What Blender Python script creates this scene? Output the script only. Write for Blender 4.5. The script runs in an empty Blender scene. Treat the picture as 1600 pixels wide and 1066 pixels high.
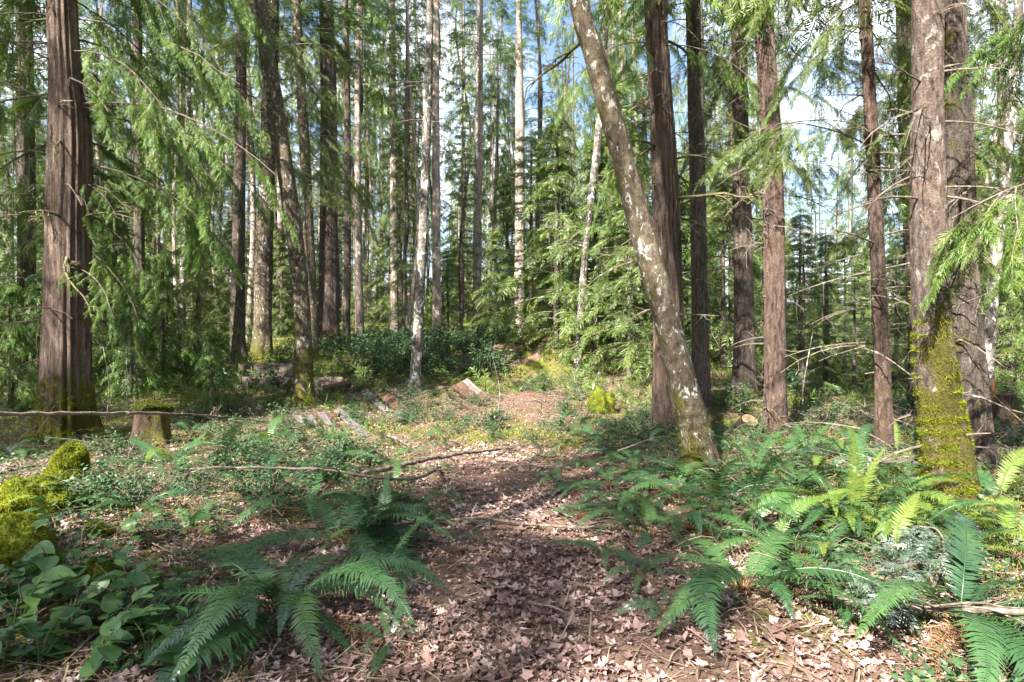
import bpy, math, random
import numpy as np
from mathutils import Vector, Matrix

SC = bpy.context.scene
COL = SC.collection
R = math.radians
rng = np.random.default_rng(11)
random.seed(11)

# ------------------------------------------------------------------ camera, sky, sun, exposure
FPX, CX, HY, EYE = 978.0, 800.0, 520.0, 1.62      # focal length in photo pixels, centre column, horizon row, eye height
cam_d = bpy.data.cameras.new('camera')
cam = bpy.data.objects.new('camera', cam_d); COL.objects.link(cam)
cam_d.sensor_width = 36.0
cam_d.lens = 36.0 * FPX / 1600.0
cam_d.shift_y = -(533.0 - HY) / 1600.0
cam_d.clip_start = 0.05; cam_d.clip_end = 2000.0
cam.location = (0, 0, EYE); cam.rotation_euler = (R(90), 0, 0)
SC.camera = cam

SUN_EL, SUN_LEFT = R(43), R(33)                    # the sun stands behind the camera, to its left
to_sun = Vector((-math.sin(SUN_LEFT) * math.cos(SUN_EL), -math.cos(SUN_LEFT) * math.cos(SUN_EL), math.sin(SUN_EL)))
world = bpy.data.worlds.new('World'); SC.world = world; world.use_nodes = True
wn = world.node_tree.nodes; wl = world.node_tree.links
sky = wn.new('ShaderNodeTexSky'); sky.sky_type = 'NISHITA'; sky.sun_disc = False
sky.sun_elevation = SUN_EL; sky.sun_rotation = math.atan2(to_sun.x, to_sun.y)
sky.air_density = 1.0; sky.dust_density = 1.0; sky.ozone_density = 1.0
wtc = wn.new('ShaderNodeTexCoord'); wmp = wn.new('ShaderNodeMapping'); wmp.inputs['Scale'].default_value = (1, 1, 2.2); wl.new(wtc.outputs['Generated'], wmp.inputs['Vector'])
wnz = wn.new('ShaderNodeTexNoise'); wnz.inputs['Scale'].default_value = 3.2; wnz.inputs['Detail'].default_value = 7; wnz.inputs['Roughness'].default_value = 0.6; wl.new(wmp.outputs[0], wnz.inputs['Vector'])
wrp = wn.new('ShaderNodeValToRGB'); wrp.color_ramp.elements[0].position = 0.44; wrp.color_ramp.elements[1].position = 0.60; wl.new(wnz.outputs[0], wrp.inputs[0])
wmx = wn.new('ShaderNodeMix'); wmx.data_type = 'RGBA'; wmx.inputs[7].default_value = (7.0, 7.5, 8.2, 1)      # white cloud noise added to whiten the sky gaps and lift the fill
wl.new(wrp.outputs[0], wmx.inputs[0]); wl.new(sky.outputs[0], wmx.inputs[6]); wl.new(wmx.outputs[2], wn['Background'].inputs['Color'])
wn['Background'].inputs['Strength'].default_value = 0.054
sun_d = bpy.data.lights.new('sun', 'SUN'); sun_d.energy = 5.0; sun_d.angle = R(0.53); sun_d.color = (1.0, 0.94, 0.84)
sun = bpy.data.objects.new('sun', sun_d); COL.objects.link(sun)
sun.rotation_euler = to_sun.to_track_quat('Z', 'Y').to_euler(); sun.location = (-8, -12, 30)
SC.view_settings.view_transform = 'Standard'; SC.view_settings.look = 'None'
SC.view_settings.gamma = 1.0; SC.view_settings.use_curve_mapping = False
SC.view_settings.exposure = 2.65
SC.render.engine = 'CYCLES'
SC.cycles.use_denoising = True
SC.cycles.max_bounces = 4; SC.cycles.diffuse_bounces = 2; SC.cycles.glossy_bounces = 2; SC.cycles.transmission_bounces = 4
SC.cycles.caustics_reflective = False; SC.cycles.caustics_refractive = False

# ------------------------------------------------------------------ helpers
def smooth(a, b, x):
    t = np.clip((np.asarray(x, float) - a) / (b - a), 0, 1); return t * t * (3 - 2 * t)

_nt = np.random.default_rng(5).random((256, 256))
def vnoise(x, y):
    x = np.asarray(x, float); y = np.asarray(y, float)
    xi = np.floor(x).astype(int); yi = np.floor(y).astype(int)
    fx = x - xi; fy = y - yi
    fx = fx * fx * (3 - 2 * fx); fy = fy * fy * (3 - 2 * fy)
    a = _nt[xi % 256, yi % 256]; b = _nt[(xi + 1) % 256, yi % 256]
    c = _nt[xi % 256, (yi + 1) % 256]; d = _nt[(xi + 1) % 256, (yi + 1) % 256]
    return (a * (1 - fx) + b * fx) * (1 - fy) + (c * (1 - fx) + d * fx) * fy
def fbm(x, y, o=4):
    s = 0; a = 0.5; t = 0
    for k in range(o):
        s = s + a * vnoise(np.asarray(x) * 2 ** k + 17.3 * k, np.asarray(y) * 2 ** k + 9.1 * k); t += a; a *= 0.5
    return s / t

def height(x, y):
    x = np.asarray(x, float); y = np.asarray(y, float)
    left = 1 - smooth(0, 10, x - 0.1 * y)
    h = left * (0.95 * smooth(10, 21, y) + 1.6 * smooth(20, 46, y) + 0.065 * np.clip(y - 46, 0, 160))
    h += (1 - left) * 0.055 * np.clip(y - 26, 0, 160)
    h += 0.75 * np.exp(-(((x - 1.4) / 2.6) ** 2 + ((y - 18.6) / 1.5) ** 2))         # the bank behind the clearing
    h += 0.22 * np.exp(-(((x + 3.2) / 1.6) ** 2 + ((y - 4.6) / 2.2) ** 2))          # low rise on the left of the path
    h += 0.25 * np.exp(-(((x - 4.0) / 2.0) ** 2 + ((y - 6.3) / 2.0) ** 2))          # fern bank on the right
    h += 0.10 * (fbm(x * 0.6 + 40, y * 0.6 + 40, 3) - 0.5) + 0.05 * (fbm(x * 2.1, y * 2.1 + 70, 3) - 0.5)
    return h
H0 = float(height(0, 0))
def gz(x, y): return float(height(x, y))

def at(px, py, d):                       # a point of the place seen at (px, py), d metres in front
    return Vector(((px - CX) / FPX * d, d, EYE - (py - HY) / FPX * d))
def gp(px, py):                          # where the sight line through (px, py) meets the ground
    d = 1.5; prev = d
    while d < 120:
        p = at(px, py, d)
        if p.z < gz(p.x, p.y): break
        prev = d; d *= 1.02
    for _ in range(20):
        m = (prev + d) / 2; p = at(px, py, m)
        if p.z < gz(p.x, p.y): d = m
        else: prev = m
    p = at(px, py, d); return Vector((p.x, p.y, gz(p.x, p.y)))
def ground_at(px, d):
    x = (px - CX) / FPX * d; return Vector((x, d, gz(x, d)))

class MB:
    def __init__(s): s.V = []; s.F = []; s.M = []; s.A = []; s.n = 0
    def add(s, V, F, mi=0, a=0.0):
        V = np.asarray(V, float).reshape(-1, 3); F = np.asarray(F, int)
        s.V.append(V); s.F.append(F + s.n); s.M.append(np.full(len(F), mi))
        s.A.append(np.broadcast_to(np.asarray(a, float), (len(V),)).copy()); s.n += len(V)
    def mesh(s, name, mats, smooth_shade=True, extra=None):
        me = bpy.data.meshes.new(name)
        V = np.concatenate(s.V); me.vertices.add(len(V)); me.vertices.foreach_set('co', V.ravel().astype(np.float32))
        loops = np.concatenate([f.ravel() for f in s.F]); tot = np.concatenate([np.full(len(f), f.shape[1]) for f in s.F])
        st = np.concatenate([[0], np.cumsum(tot)[:-1]])
        me.loops.add(len(loops)); me.loops.foreach_set('vertex_index', loops.astype(np.int32))
        me.polygons.add(len(tot)); me.polygons.foreach_set('loop_start', st.astype(np.int32)); me.polygons.foreach_set('loop_total', tot.astype(np.int32))
        me.polygons.foreach_set('material_index', np.concatenate(s.M).astype(np.int32))
        me.polygons.foreach_set('use_smooth', np.full(len(tot), smooth_shade))
        at_ = me.attributes.new('rnd', 'FLOAT', 'POINT'); at_.data.foreach_set('value', np.concatenate(s.A).astype(np.float32))
        for k, v in (extra or {}).items():
            q = me.attributes.new(k, 'FLOAT', 'POINT'); q.data.foreach_set('value', np.asarray(v, np.float32))
        for m in mats: me.materials.append(MAT[m])
        me.update(calc_edges=True); return me

def link(name, data=None, parent=None, loc=None, rot=None, scale=None):
    o = bpy.data.objects.new(name, data); COL.objects.link(o)
    if parent is not None: o.parent = parent
    if loc is not None: o.location = loc
    if rot is not None: o.rotation_euler = rot
    if scale is not None: o.scale = (scale,) * 3 if isinstance(scale, (int, float)) else scale
    return o
def tag(o, label=None, cat=None, group=None, kind=None):
    for k, v in (('label', label), ('category', cat), ('group', group), ('kind', kind)):
        if v: o[k] = v
    return o

def norm(v): return v / np.maximum(np.linalg.norm(v, axis=-1, keepdims=True), 1e-9)

def tube(P, rad, seg=6, rmod=None, cap=False):
    P = np.asarray(P, float); n = len(P); rad = np.broadcast_to(np.asarray(rad, float), (n,))
    T = norm(np.gradient(P, axis=0)); N = np.zeros_like(T)
    ref = np.array([1.0, 0, 0]) if abs(T[0, 0]) < 0.8 else np.array([0, 0, 1.0])
    v = ref - T[0] * ref.dot(T[0]); N[0] = v / np.linalg.norm(v)
    for i in range(1, n):
        v = N[i - 1] - T[i] * N[i - 1].dot(T[i]); N[i] = v / np.linalg.norm(v)
    B = np.cross(T, N); th = np.linspace(0, 2 * np.pi, seg, endpoint=False)
    rr = rad[:, None] * (rmod if rmod is not None else 1.0) * np.ones((n, seg))
    V = P[:, None, :] + rr[..., None] * (np.cos(th)[None, :, None] * N[:, None, :] + np.sin(th)[None, :, None] * B[:, None, :])
    i = np.arange(n - 1)[:, None] * seg; j = np.arange(seg)[None, :]; jn = (j + 1) % seg
    F = np.stack([i + j, i + jn, i + seg + jn, i + seg + j], -1).reshape(-1, 4)
    V = V.reshape(-1, 3)
    if cap:
        V = np.vstack([V, P[:1], P[-1:]]); k = len(V)
        f0 = [(k - 2, (q + 1) % seg, q, q) for q in range(seg)]; b = (n - 1) * seg
        caps = np.array([(k - 2, (q + 1) % seg, q) for q in range(seg)] + [(k - 1, b + q, b + (q + 1) % seg) for q in range(seg)])
        return V, F, caps
    return V, F

def spline(pts, n):
    P = np.array([tuple(p) for p in pts], float); m = len(P)
    s = np.concatenate([[0], np.cumsum(np.linalg.norm(np.diff(P, axis=0), axis=1))]); s /= s[-1]
    Pe = np.vstack([2 * P[0] - P[1], P, 2 * P[-1] - P[-2]])
    t = np.linspace(0, 1, n); k = np.clip(np.searchsorted(s, t, side='right') - 1, 0, m - 2)
    u = ((t - s[k]) / (s[k + 1] - s[k]))[:, None]
    a, b, c, d = Pe[k], Pe[k + 1], Pe[k + 2], Pe[k + 3]
    return 0.5 * (2 * b + (c - a) * u + (2 * a - 5 * b + 4 * c - d) * u * u + (3 * b - a - 3 * c + d) * u ** 3)

# ------------------------------------------------------------------ materials
MAT = {}
def new_mat(name):
    m = bpy.data.materials.new(name); m.use_nodes = True; MAT[name] = m
    nt = m.node_tree; return m, nt.nodes, nt.links, nt.nodes['Principled BSDF']
def ramp(nodes, stops):
    r = nodes.new('ShaderNodeValToRGB'); e = r.color_ramp.elements
    while len(e) < len(stops): e.new(0.5)
    for k, (p, c) in enumerate(stops): e[k].position = p; e[k].color = (*c, 1)
    return r
def pos_noise(nodes, links, scale, sc3=(1, 1, 1), detail=5, rough=0.6, dist=0.0):
    g = nodes.new('ShaderNodeNewGeometry'); mp = nodes.new('ShaderNodeMapping'); mp.inputs['Scale'].default_value = sc3
    links.new(g.outputs['Position'], mp.inputs['Vector'])
    n = nodes.new('ShaderNodeTexNoise'); n.inputs['Scale'].default_value = scale; n.inputs['Detail'].default_value = detail
    n.inputs['Roughness'].default_value = rough; n.inputs['Distortion'].default_value = dist
    links.new(mp.outputs[0], n.inputs['Vector']); return n
def attr(nodes, name):
    a = nodes.new('ShaderNodeAttribute'); a.attribute_name = name; return a
def mix(nodes, links, fac, a, b, blend='MIX'):
    m = nodes.new('ShaderNodeMix'); m.data_type = 'RGBA'; m.blend_type = blend
    for sock, v in ((0, fac), (6, a), (7, b)):
        if hasattr(v, 'is_output'): links.new(v, m.inputs[sock])
        elif isinstance(v, (int, float)): m.inputs[sock].default_value = v
        else: m.inputs[sock].default_value = (*v, 1)
    return m.outputs[2]
def math_n(nodes, links, op, a, b=None, c=None):
    m = nodes.new('ShaderNodeMath'); m.operation = op; m.use_clamp = False
    for i, v in enumerate((a, b, c)):
        if v is None: continue
        if hasattr(v, 'is_output'): links.new(v, m.inputs[i])
        else: m.inputs[i].default_value = v
    return m.outputs[0]

def leaf_mat(name, c0, c1, c2=None, trans=0.3, tcol=None, rough=0.45, spec=0.4, hue=0.25):
    """two to three leaf colours mixed by the leaf's own value and the plant's, part of the light passing through"""
    m, n, l, p = new_mat(name)
    a = attr(n, 'rnd'); oi = n.new('ShaderNodeObjectInfo')
    f = math_n(n, l, 'ADD', math_n(n, l, 'MULTIPLY', a.outputs['Fac'], 1 - hue), math_n(n, l, 'MULTIPLY', oi.outputs['Random'], hue))
    r = ramp(n, [(0.0, c0), (0.6, c1), (1.0, c2 or c1)]); l.new(f, r.inputs[0])
    sp = pos_noise(n, l, 38.0, (1, 1, 1), 4, 0.7); sr = ramp(n, [(0.32, (0.72, 0.62, 0.5)), (0.42, (0.95, 0.95, 0.95)), (0.7, (1.12, 1.1, 1.05))]); l.new(sp.outputs[0], sr.inputs[0])
    l.new(mix(n, l, 1.0, r.outputs[0], sr.outputs[0], 'MULTIPLY'), p.inputs['Base Color']); p.inputs['Roughness'].default_value = rough; p.inputs['Specular IOR Level'].default_value = spec
    if trans:
        t = n.new('ShaderNodeBsdfTranslucent')
        l.new(mix(n, l, 1.0, r.outputs[0], tcol or (1.1, 1.25, 0.5), 'MULTIPLY'), t.inputs['Color'])
        ms = n.new('ShaderNodeMixShader'); ms.inputs[0].default_value = trans
        l.new(p.outputs[0], ms.inputs[1]); l.new(t.outputs[0], ms.inputs[2]); l.new(ms.outputs[0], n['Material Output'].inputs[0])
    return m

def bark_mat(name, cols, sc3, scale, bump=0.5, bdist=0.03, lichen=None, lichen_at=0.6, lscale=5.0, moss_col=((0.03, 0.032, 0.008), (0.125, 0.122, 0.026))):
    m, n, l, p = new_mat(name)
    nz0 = pos_noise(n, l, scale, sc3, 8, 0.65, 0.4); nzb = pos_noise(n, l, scale * 1.7, (1, 1, 0.6), 6, 0.75, 0.3)
    nz = n.new('ShaderNodeMix'); nz.data_type = 'FLOAT'; nz.inputs[0].default_value = 0.38; l.new(nz0.outputs[0], nz.inputs[2]); l.new(nzb.outputs[0], nz.inputs[3])
    r = ramp(n, [(0.36, cols[0]), (0.5, cols[1]), (0.66, cols[2])]); l.new(nz.outputs[0], r.inputs[0]); c = r.outputs[0]
    big = pos_noise(n, l, 1.3, (1, 1, 0.5), 3, 0.5); rb = ramp(n, [(0.3, (0.72, 0.72, 0.74)), (0.7, (1.15, 1.1, 1.05))]); l.new(big.outputs[0], rb.inputs[0])
    c = mix(n, l, 1.0, c, rb.outputs[0], 'MULTIPLY')
    if lichen:
        ln = pos_noise(n, l, lscale, (1, 1, 0.6), 6, 0.65, 0.6); lr = ramp(n, [(lichen_at, (0, 0, 0)), (lichen_at + 0.05, (1, 1, 1))]); l.new(ln.outputs[0], lr.inputs[0])
        c = mix(n, l, lr.outputs[0], c, lichen)
    ms = attr(n, 'moss'); mn = pos_noise(n, l, 6.0, (1, 1, 0.6), 7, 0.7)
    mf = math_n(n, l, 'ADD', ms.outputs['Fac'], math_n(n, l, 'MULTIPLY', math_n(n, l, 'SUBTRACT', mn.outputs[0], 0.5), 3.0))
    mr = ramp(n, [(0.36, (0, 0, 0)), (0.70, (1, 1, 1))]); l.new(mf, mr.inputs[0])
    m2 = pos_noise(n, l, 60.0, (1, 1, 1), 4, 0.7); mc = ramp(n, [(0.35, moss_col[0]), (0.7, moss_col[1])]); l.new(m2.outputs[0], mc.inputs[0])
    bn2 = pos_noise(n, l, 3.2, (1, 1, 0.5), 5, 0.65); br2 = ramp(n, [(0.40, (0.68, 0.62, 0.55)), (0.62, (1.25, 1.15, 1.0))]); l.new(bn2.outputs[0], br2.inputs[0])
    c = mix(n, l, mr.outputs[0], c, mix(n, l, 1.0, mc.outputs[0], br2.outputs[0], 'MULTIPLY'))
    l.new(c, p.inputs['Base Color']); p.inputs['Roughness'].default_value = 0.92; p.inputs['Specular IOR Level'].default_value = 0.15
    hgt = math_n(n, l, 'ADD', nz.outputs[0], math_n(n, l, 'MULTIPLY', m2.outputs[0], 0.35))
    b = n.new('ShaderNodeBump'); b.inputs['Strength'].default_value = bump; b.inputs['Distance'].default_value = bdist
    l.new(hgt, b.inputs['Height']); l.new(b.outputs[0], p.inputs['Normal']); return m

bark_mat('bark_cedar', ((0.035, 0.025, 0.02), (0.135, 0.098, 0.080), (0.28, 0.22, 0.185)), (1, 1, 0.11), 24, 1.0, 0.08)
bark_mat('bark_red', ((0.024, 0.017, 0.014), (0.095, 0.066, 0.054), (0.20, 0.148, 0.125)), (1, 1, 0.22), 22, 1.0, 0.09, (0.27, 0.27, 0.25), 0.66, 9)
bark_mat('bark_fir', ((0.022, 0.018, 0.015), (0.085, 0.068, 0.057), (0.20, 0.168, 0.145)), (1, 1, 0.22), 22, 1.0, 0.09, (0.27, 0.28, 0.25), 0.66, 9)
bark_mat('bark_big', ((0.03, 0.023, 0.02), (0.12, 0.09, 0.076), (0.25, 0.20, 0.175)), (1, 1, 0.35), 20, 1.0, 0.08, (0.26, 0.235, 0.215), 0.58, 11)
bark_mat('bark_stump', ((0.012, 0.009, 0.007), (0.04, 0.028, 0.02), (0.09, 0.062, 0.045)), (1, 1, 0.3), 20, 0.9, 0.04)
bark_mat('bark_alder', ((0.025, 0.02, 0.014), (0.082, 0.066, 0.045), (0.165, 0.145, 0.11)), (1, 1, 0.7), 14, 0.8, 0.04, (0.31, 0.31, 0.285), 0.57, 13)
bark_mat('bark_birch', ((0.03, 0.026, 0.022), (0.10, 0.088, 0.076), (0.25, 0.23, 0.21)), (1, 1, 1.6), 9, 0.4, 0.02, (0.45, 0.45, 0.43), 0.545, 8)
bark_mat('bark_pale', ((0.08, 0.06, 0.05), (0.24, 0.20, 0.17), (0.42, 0.37, 0.33)), (1, 1, 0.3), 9, 0.5, 0.04, (0.5, 0.5, 0.47), 0.6, 4)
bark_mat('bark_twig', ((0.04, 0.032, 0.026), (0.11, 0.09, 0.074), (0.20, 0.172, 0.148)), (1, 1, 1), 20, 0.4, 0.01, (0.33, 0.35, 0.31), 0.62, 12)
bark_mat('bark_mossy_twig', ((0.04, 0.038, 0.022), (0.09, 0.086, 0.045), (0.17, 0.165, 0.09)), (1, 1, 1), 25, 0.5, 0.01)
leaf_mat('needles_hemlock', (0.040, 0.072, 0.020), (0.100, 0.145, 0.032), (0.18, 0.20, 0.042), 0.36)
leaf_mat('needles_fir', (0.032, 0.066, 0.034), (0.075, 0.122, 0.046), (0.13, 0.165, 0.055), 0.28)
leaf_mat('needles_cedar', (0.035, 0.075, 0.016), (0.085, 0.150, 0.026), (0.16, 0.21, 0.036), 0.38)
leaf_mat('needles_grey', (0.045, 0.07, 0.055), (0.085, 0.115, 0.092), (0.13, 0.16, 0.13), 0.15)
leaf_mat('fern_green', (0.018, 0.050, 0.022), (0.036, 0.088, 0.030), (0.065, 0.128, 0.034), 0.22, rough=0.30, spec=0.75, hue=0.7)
leaf_mat('fern_sunlit', (0.055, 0.105, 0.02), (0.10, 0.155, 0.028), (0.165, 0.20, 0.04), 0.32, rough=0.45, hue=0.6)  # lighter, yellower fern green with the sunlit tone put into its colour
leaf_mat('fern_dead', (0.10, 0.055, 0.03), (0.20, 0.11, 0.055), (0.28, 0.17, 0.09), 0.25, (1.2, 0.9, 0.6), 0.8, 0.1)
leaf_mat('salal_leaf', (0.035, 0.080, 0.026), (0.065, 0.135, 0.042), (0.12, 0.20, 0.06), 0.28, rough=0.42, spec=0.4, hue=0.8)
leaf_mat('shrub_leaf', (0.018, 0.045, 0.020), (0.040, 0.085, 0.032), (0.075, 0.125, 0.045), 0.2, rough=0.5, spec=0.35)
leaf_mat('dead_leaf', (0.065, 0.036, 0.03), (0.27, 0.175, 0.155), (0.47, 0.375, 0.355), 0.12, (1.2, 0.9, 0.7), 0.7, 0.25, 0.0)
leaf_mat('dead_needles', (0.07, 0.045, 0.03), (0.16, 0.115, 0.08), (0.28, 0.22, 0.165), 0.0, None, 0.85, 0.1, 0.0)
leaf_mat('dry_stem', (0.05, 0.036, 0.026), (0.13, 0.10, 0.075), (0.25, 0.21, 0.165), 0.0, None, 0.85, 0.1, 0.0)
leaf_mat('moss_blade', (0.05, 0.07, 0.008), (0.15, 0.175, 0.014), (0.28, 0.29, 0.025), 0.35, (1.2, 1.2, 0.4), 0.8, 0.1, 0.15)
leaf_mat('moss_dark', (0.025, 0.034, 0.008), (0.06, 0.072, 0.012), (0.12, 0.13, 0.02), 0.2, (1.2, 1.2, 0.4), 0.8, 0.1, 0.15)
leaf_mat('grass_blade', (0.06, 0.09, 0.012), (0.15, 0.18, 0.022), (0.30, 0.27, 0.07), 0.35, rough=0.6, hue=0.1)
def wood_mat(name, cols, sc3, scale, rough=0.8):
    m, n, l, p = new_mat(name)
    g = n.new('ShaderNodeTexCoord'); mp = n.new('ShaderNodeMapping'); mp.inputs['Scale'].default_value = sc3; l.new(g.outputs['Object'], mp.inputs['Vector'])
    nz = n.new('ShaderNodeTexNoise'); nz.inputs['Scale'].default_value = scale; nz.inputs['Detail'].default_value = 8; nz.inputs['Roughness'].default_value = 0.65; l.new(mp.outputs[0], nz.inputs['Vector'])
    r = ramp(n, [(0.3, cols[0]), (0.52, cols[1]), (0.75, cols[2])]); l.new(nz.outputs[0], r.inputs[0])
    bn = pos_noise(n, l, 3.0, (1, 1, 1), 5, 0.6); br = ramp(n, [(0.35, (0.6, 0.62, 0.6)), (0.65, (1.1, 1.08, 1.05))]); l.new(bn.outputs[0], br.inputs[0])
    l.new(mix(n, l, 1.0, r.outputs[0], br.outputs[0], 'MULTIPLY'), p.inputs['Base Color']); p.inputs['Roughness'].default_value = rough; p.inputs['Specular IOR Level'].default_value = 0.2
    b = n.new('ShaderNodeBump'); b.inputs['Strength'].default_value = 0.5; b.inputs['Distance'].default_value = 0.01; l.new(nz.outputs[0], b.inputs['Height']); l.new(b.outputs[0], p.inputs['Normal'])
wood_mat('weathered_wood', ((0.045, 0.04, 0.038), (0.12, 0.108, 0.108), (0.21, 0.195, 0.195)), (1, 14, 14), 3)
wood_mat('pink_board', ((0.08, 0.058, 0.05), (0.16, 0.12, 0.105), (0.23, 0.185, 0.165)), (1, 6, 6), 2)
wood_mat('brown_board', ((0.05, 0.038, 0.028), (0.095, 0.074, 0.057), (0.14, 0.115, 0.09)), (1, 6, 6), 2)
wood_mat('rotten_wood', ((0.025, 0.016, 0.011), (0.075, 0.042, 0.028), (0.15, 0.09, 0.062)), (4, 4, 0.7), 5)
wood_mat('cut_wood', ((0.08, 0.055, 0.03), (0.16, 0.115, 0.065), (0.24, 0.185, 0.11)), (1, 1, 1), 8)
wood_mat('torn_wood', ((0.14, 0.05, 0.02), (0.33, 0.13, 0.05), (0.45, 0.22, 0.10)), (6, 6, 0.8), 6)
wood_mat('moss_bed', ((0.05, 0.055, 0.008), (0.10, 0.12, 0.012), (0.19, 0.2, 0.02)), (1, 1, 1), 14, 0.95)
wood_mat('stone', ((0.08, 0.08, 0.07), (0.18, 0.18, 0.16), (0.28, 0.28, 0.25)), (1, 1, 1), 6)

m, n, l, p = new_mat('forest_floor')
a1 = pos_noise(n, l, 9.0, (1, 1, 1), 10, 0.7, 0.3); a2 = pos_noise(n, l, 70.0, (1, 1, 1), 5, 0.7, 0.5)
f = math_n(n, l, 'ADD', math_n(n, l, 'MULTIPLY', a1.outputs[0], 0.45), math_n(n, l, 'MULTIPLY', a2.outputs[0], 0.55))
r = ramp(n, [(0.32, (0.035, 0.022, 0.016)), (0.5, (0.12, 0.075, 0.055)), (0.68, (0.27, 0.19, 0.15))]); l.new(f, r.inputs[0])
ms = attr(n, 'moss'); mn = pos_noise(n, l, 2.2, (1, 1, 1), 8, 0.7)
mf = math_n(n, l, 'ADD', ms.outputs['Fac'], math_n(n, l, 'MULTIPLY', math_n(n, l, 'SUBTRACT', mn.outputs[0], 0.5), 1.8))
mr = ramp(n, [(0.42, (0, 0, 0)), (0.6, (1, 1, 1))]); l.new(mf, mr.inputs[0])
mc = ramp(n, [(0.3, (0.03, 0.035, 0.010)), (0.7, (0.15, 0.16, 0.03))]); l.new(a2.outputs[0], mc.inputs[0])
l.new(mix(n, l, mr.outputs[0], r.outputs[0], mc.outputs[0]), p.inputs['Base Color']); p.inputs['Roughness'].default_value = 0.95; p.inputs['Specular IOR Level'].default_value = 0.1
b = n.new('ShaderNodeBump'); b.inputs['Strength'].default_value = 0.8; b.inputs['Distance'].default_value = 0.03; l.new(f, b.inputs['Height']); l.new(b.outputs[0], p.inputs['Normal'])

# ------------------------------------------------------------------ ground
def moss_amount(x, y):
    """where moss and green ground cover grow: off the path, along the clearing's near edge and up the slope"""
    path = np.exp(-(((x - 0.25 + 0.02 * y) / (1.25)) ** 2)) * (1 - smooth(8.2, 9.5, y))
    m = 0.50 + 0.40 * (fbm(x * 0.5 + 3, y * 0.5 + 8, 3) - 0.5) - (0.62 - 0.5 * fbm(x * 1.7 + 60, y * 1.7, 3)) * path
    m += 0.16 * np.exp(-((y - 9.9) / 1.0) ** 2) * np.exp(-((x + 0.5) / 3.0) ** 2)
    m += 0.30 * smooth(3.0, 5.0, x) * (1 - smooth(9, 12, y)) + 0.30 * smooth(24, 34, y)
    m -= 0.4 * np.exp(-(((x - 0.9) / 1.6) ** 2 + ((y - 12.8) / 1.3) ** 2))
    return m
gn = 300
u = np.linspace(-1, 1, gn)
gx = 5.5 * np.sinh(u * 4.2) / 1.0
v = np.linspace(-0.72, 1, gn); gy = 6.0 + 5.5 * np.sinh(v * 4.2)
GX, GY = np.meshgrid(gx, gy); GZ = height(GX, GY)
b_ = MB(); ii = np.arange(gn - 1)[:, None] * gn; jj = np.arange(gn - 1)[None, :]
F = np.stack([ii + jj, ii + jj + 1, ii + gn + jj + 1, ii + gn + jj], -1).reshape(-1, 4)
b_.add(np.stack([GX, GY, GZ], -1).reshape(-1, 3), F)
ground = link('ground', b_.mesh('ground', ['forest_floor'], True, {'moss': moss_amount(GX, GY).ravel()}))
tag(ground, 'forest floor of brown leaf litter, needles and moss with a faint path', 'ground', kind='structure')

# ------------------------------------------------------------------ foliage kit
def spray_template(nside, w, ang0, droop, taper, rg, fwd=0.0):
    """a flat twig one unit long with narrow leaf-covered side twigs"""
    V = []; F = []
    def dia(p0, d, l, ww):
        s = np.array([-d[1], d[0], 0.0]); k = len(V)
        for q in (p0, p0 + d * l * 0.45 + s * ww, p0 + d * l, p0 + d * l * 0.45 - s * ww): V.append(q)
        F.append((k, k + 1, k + 2, k + 3))
    for i in range(nside):
        t = (i + 0.6 * rg.random()) / nside
        for sd in (-1, 1):
            if rg.random() < 0.10: continue
            a = R(ang0) * (1 - 0.35 * t) * (0.8 + 0.4 * rg.random())
            ln = 0.42 * (1 - taper * t) * (0.7 + 0.6 * rg.random())
            dia(np.array([t, 0, 0.0]), np.array([math.cos(a), sd * math.sin(a), 0]), ln, w * (0.7 + 0.6 * rg.random()))
    dia(np.array([0.0, 0, 0]), np.array([1.0, 0, 0]), 1.08, w * 0.8)
    V = np.array(V); V[:, 2] = -droop * V[:, 0] ** 2 - 0.5 * droop * V[:, 1] ** 2 + rg.normal(0, 0.012, len(V))
    return V, np.array(F)

def place(mb, temps, pos, X, Zup, sc, mi, rnd, rg, roll=0.5):
    X = norm(X); Y = norm(np.cross(Zup, X)); Z = np.cross(X, Y)
    a = rg.normal(0, roll, len(pos))[:, None]; Y, Z = Y * np.cos(a) + Z * np.sin(a), Z * np.cos(a) - Y * np.sin(a)
    which = rg.integers(0, len(temps), len(pos))
    for k, (tv, tf) in enumerate(temps):
        s = which == k; m_ = int(s.sum())
        if not m_: continue
        W = pos[s][:, None, :] + sc[s][:, None, None] * (tv[None, :, 0:1] * X[s][:, None, :] + tv[None, :, 1:2] * Y[s][:, None, :] + tv[None, :, 2:3] * Z[s][:, None, :])
        F = (tf[None] + (np.arange(m_) * len(tv))[:, None, None]).reshape(-1, tf.shape[1])
        mb.add(W.reshape(-1, 3), F, mi, np.repeat(rnd[s], len(tv)))

rg0 = np.random.default_rng(3)
SPR_HEM = [spray_template(11, 0.021, 60, 0.30, 0.6, rg0) for _ in range(6)]
SPR_FIR = [spray_template(10, 0.024, 50, 0.10, 0.6, rg0) for _ in range(6)]
SPR_CED = [spray_template(12, 0.022, 46, 0.42, 0.6, rg0) for _ in range(6)]
SPR_FINE = [spray_template(12, 0.020, 44, 0.30, 0.65, rg0) for _ in range(6)]

def branch_curve(L, up, droop, rg, k=7, wob=0.06):
    t = np.linspace(0, 1, k)
    out = L * t * (1 - 0.12 * t); z = L * (up * t - droop * t ** 2)
    y = L * np.cumsum(rg.normal(0, wob, k)) * 0.4 * t
    return np.stack([out, y, z], -1)

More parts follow.
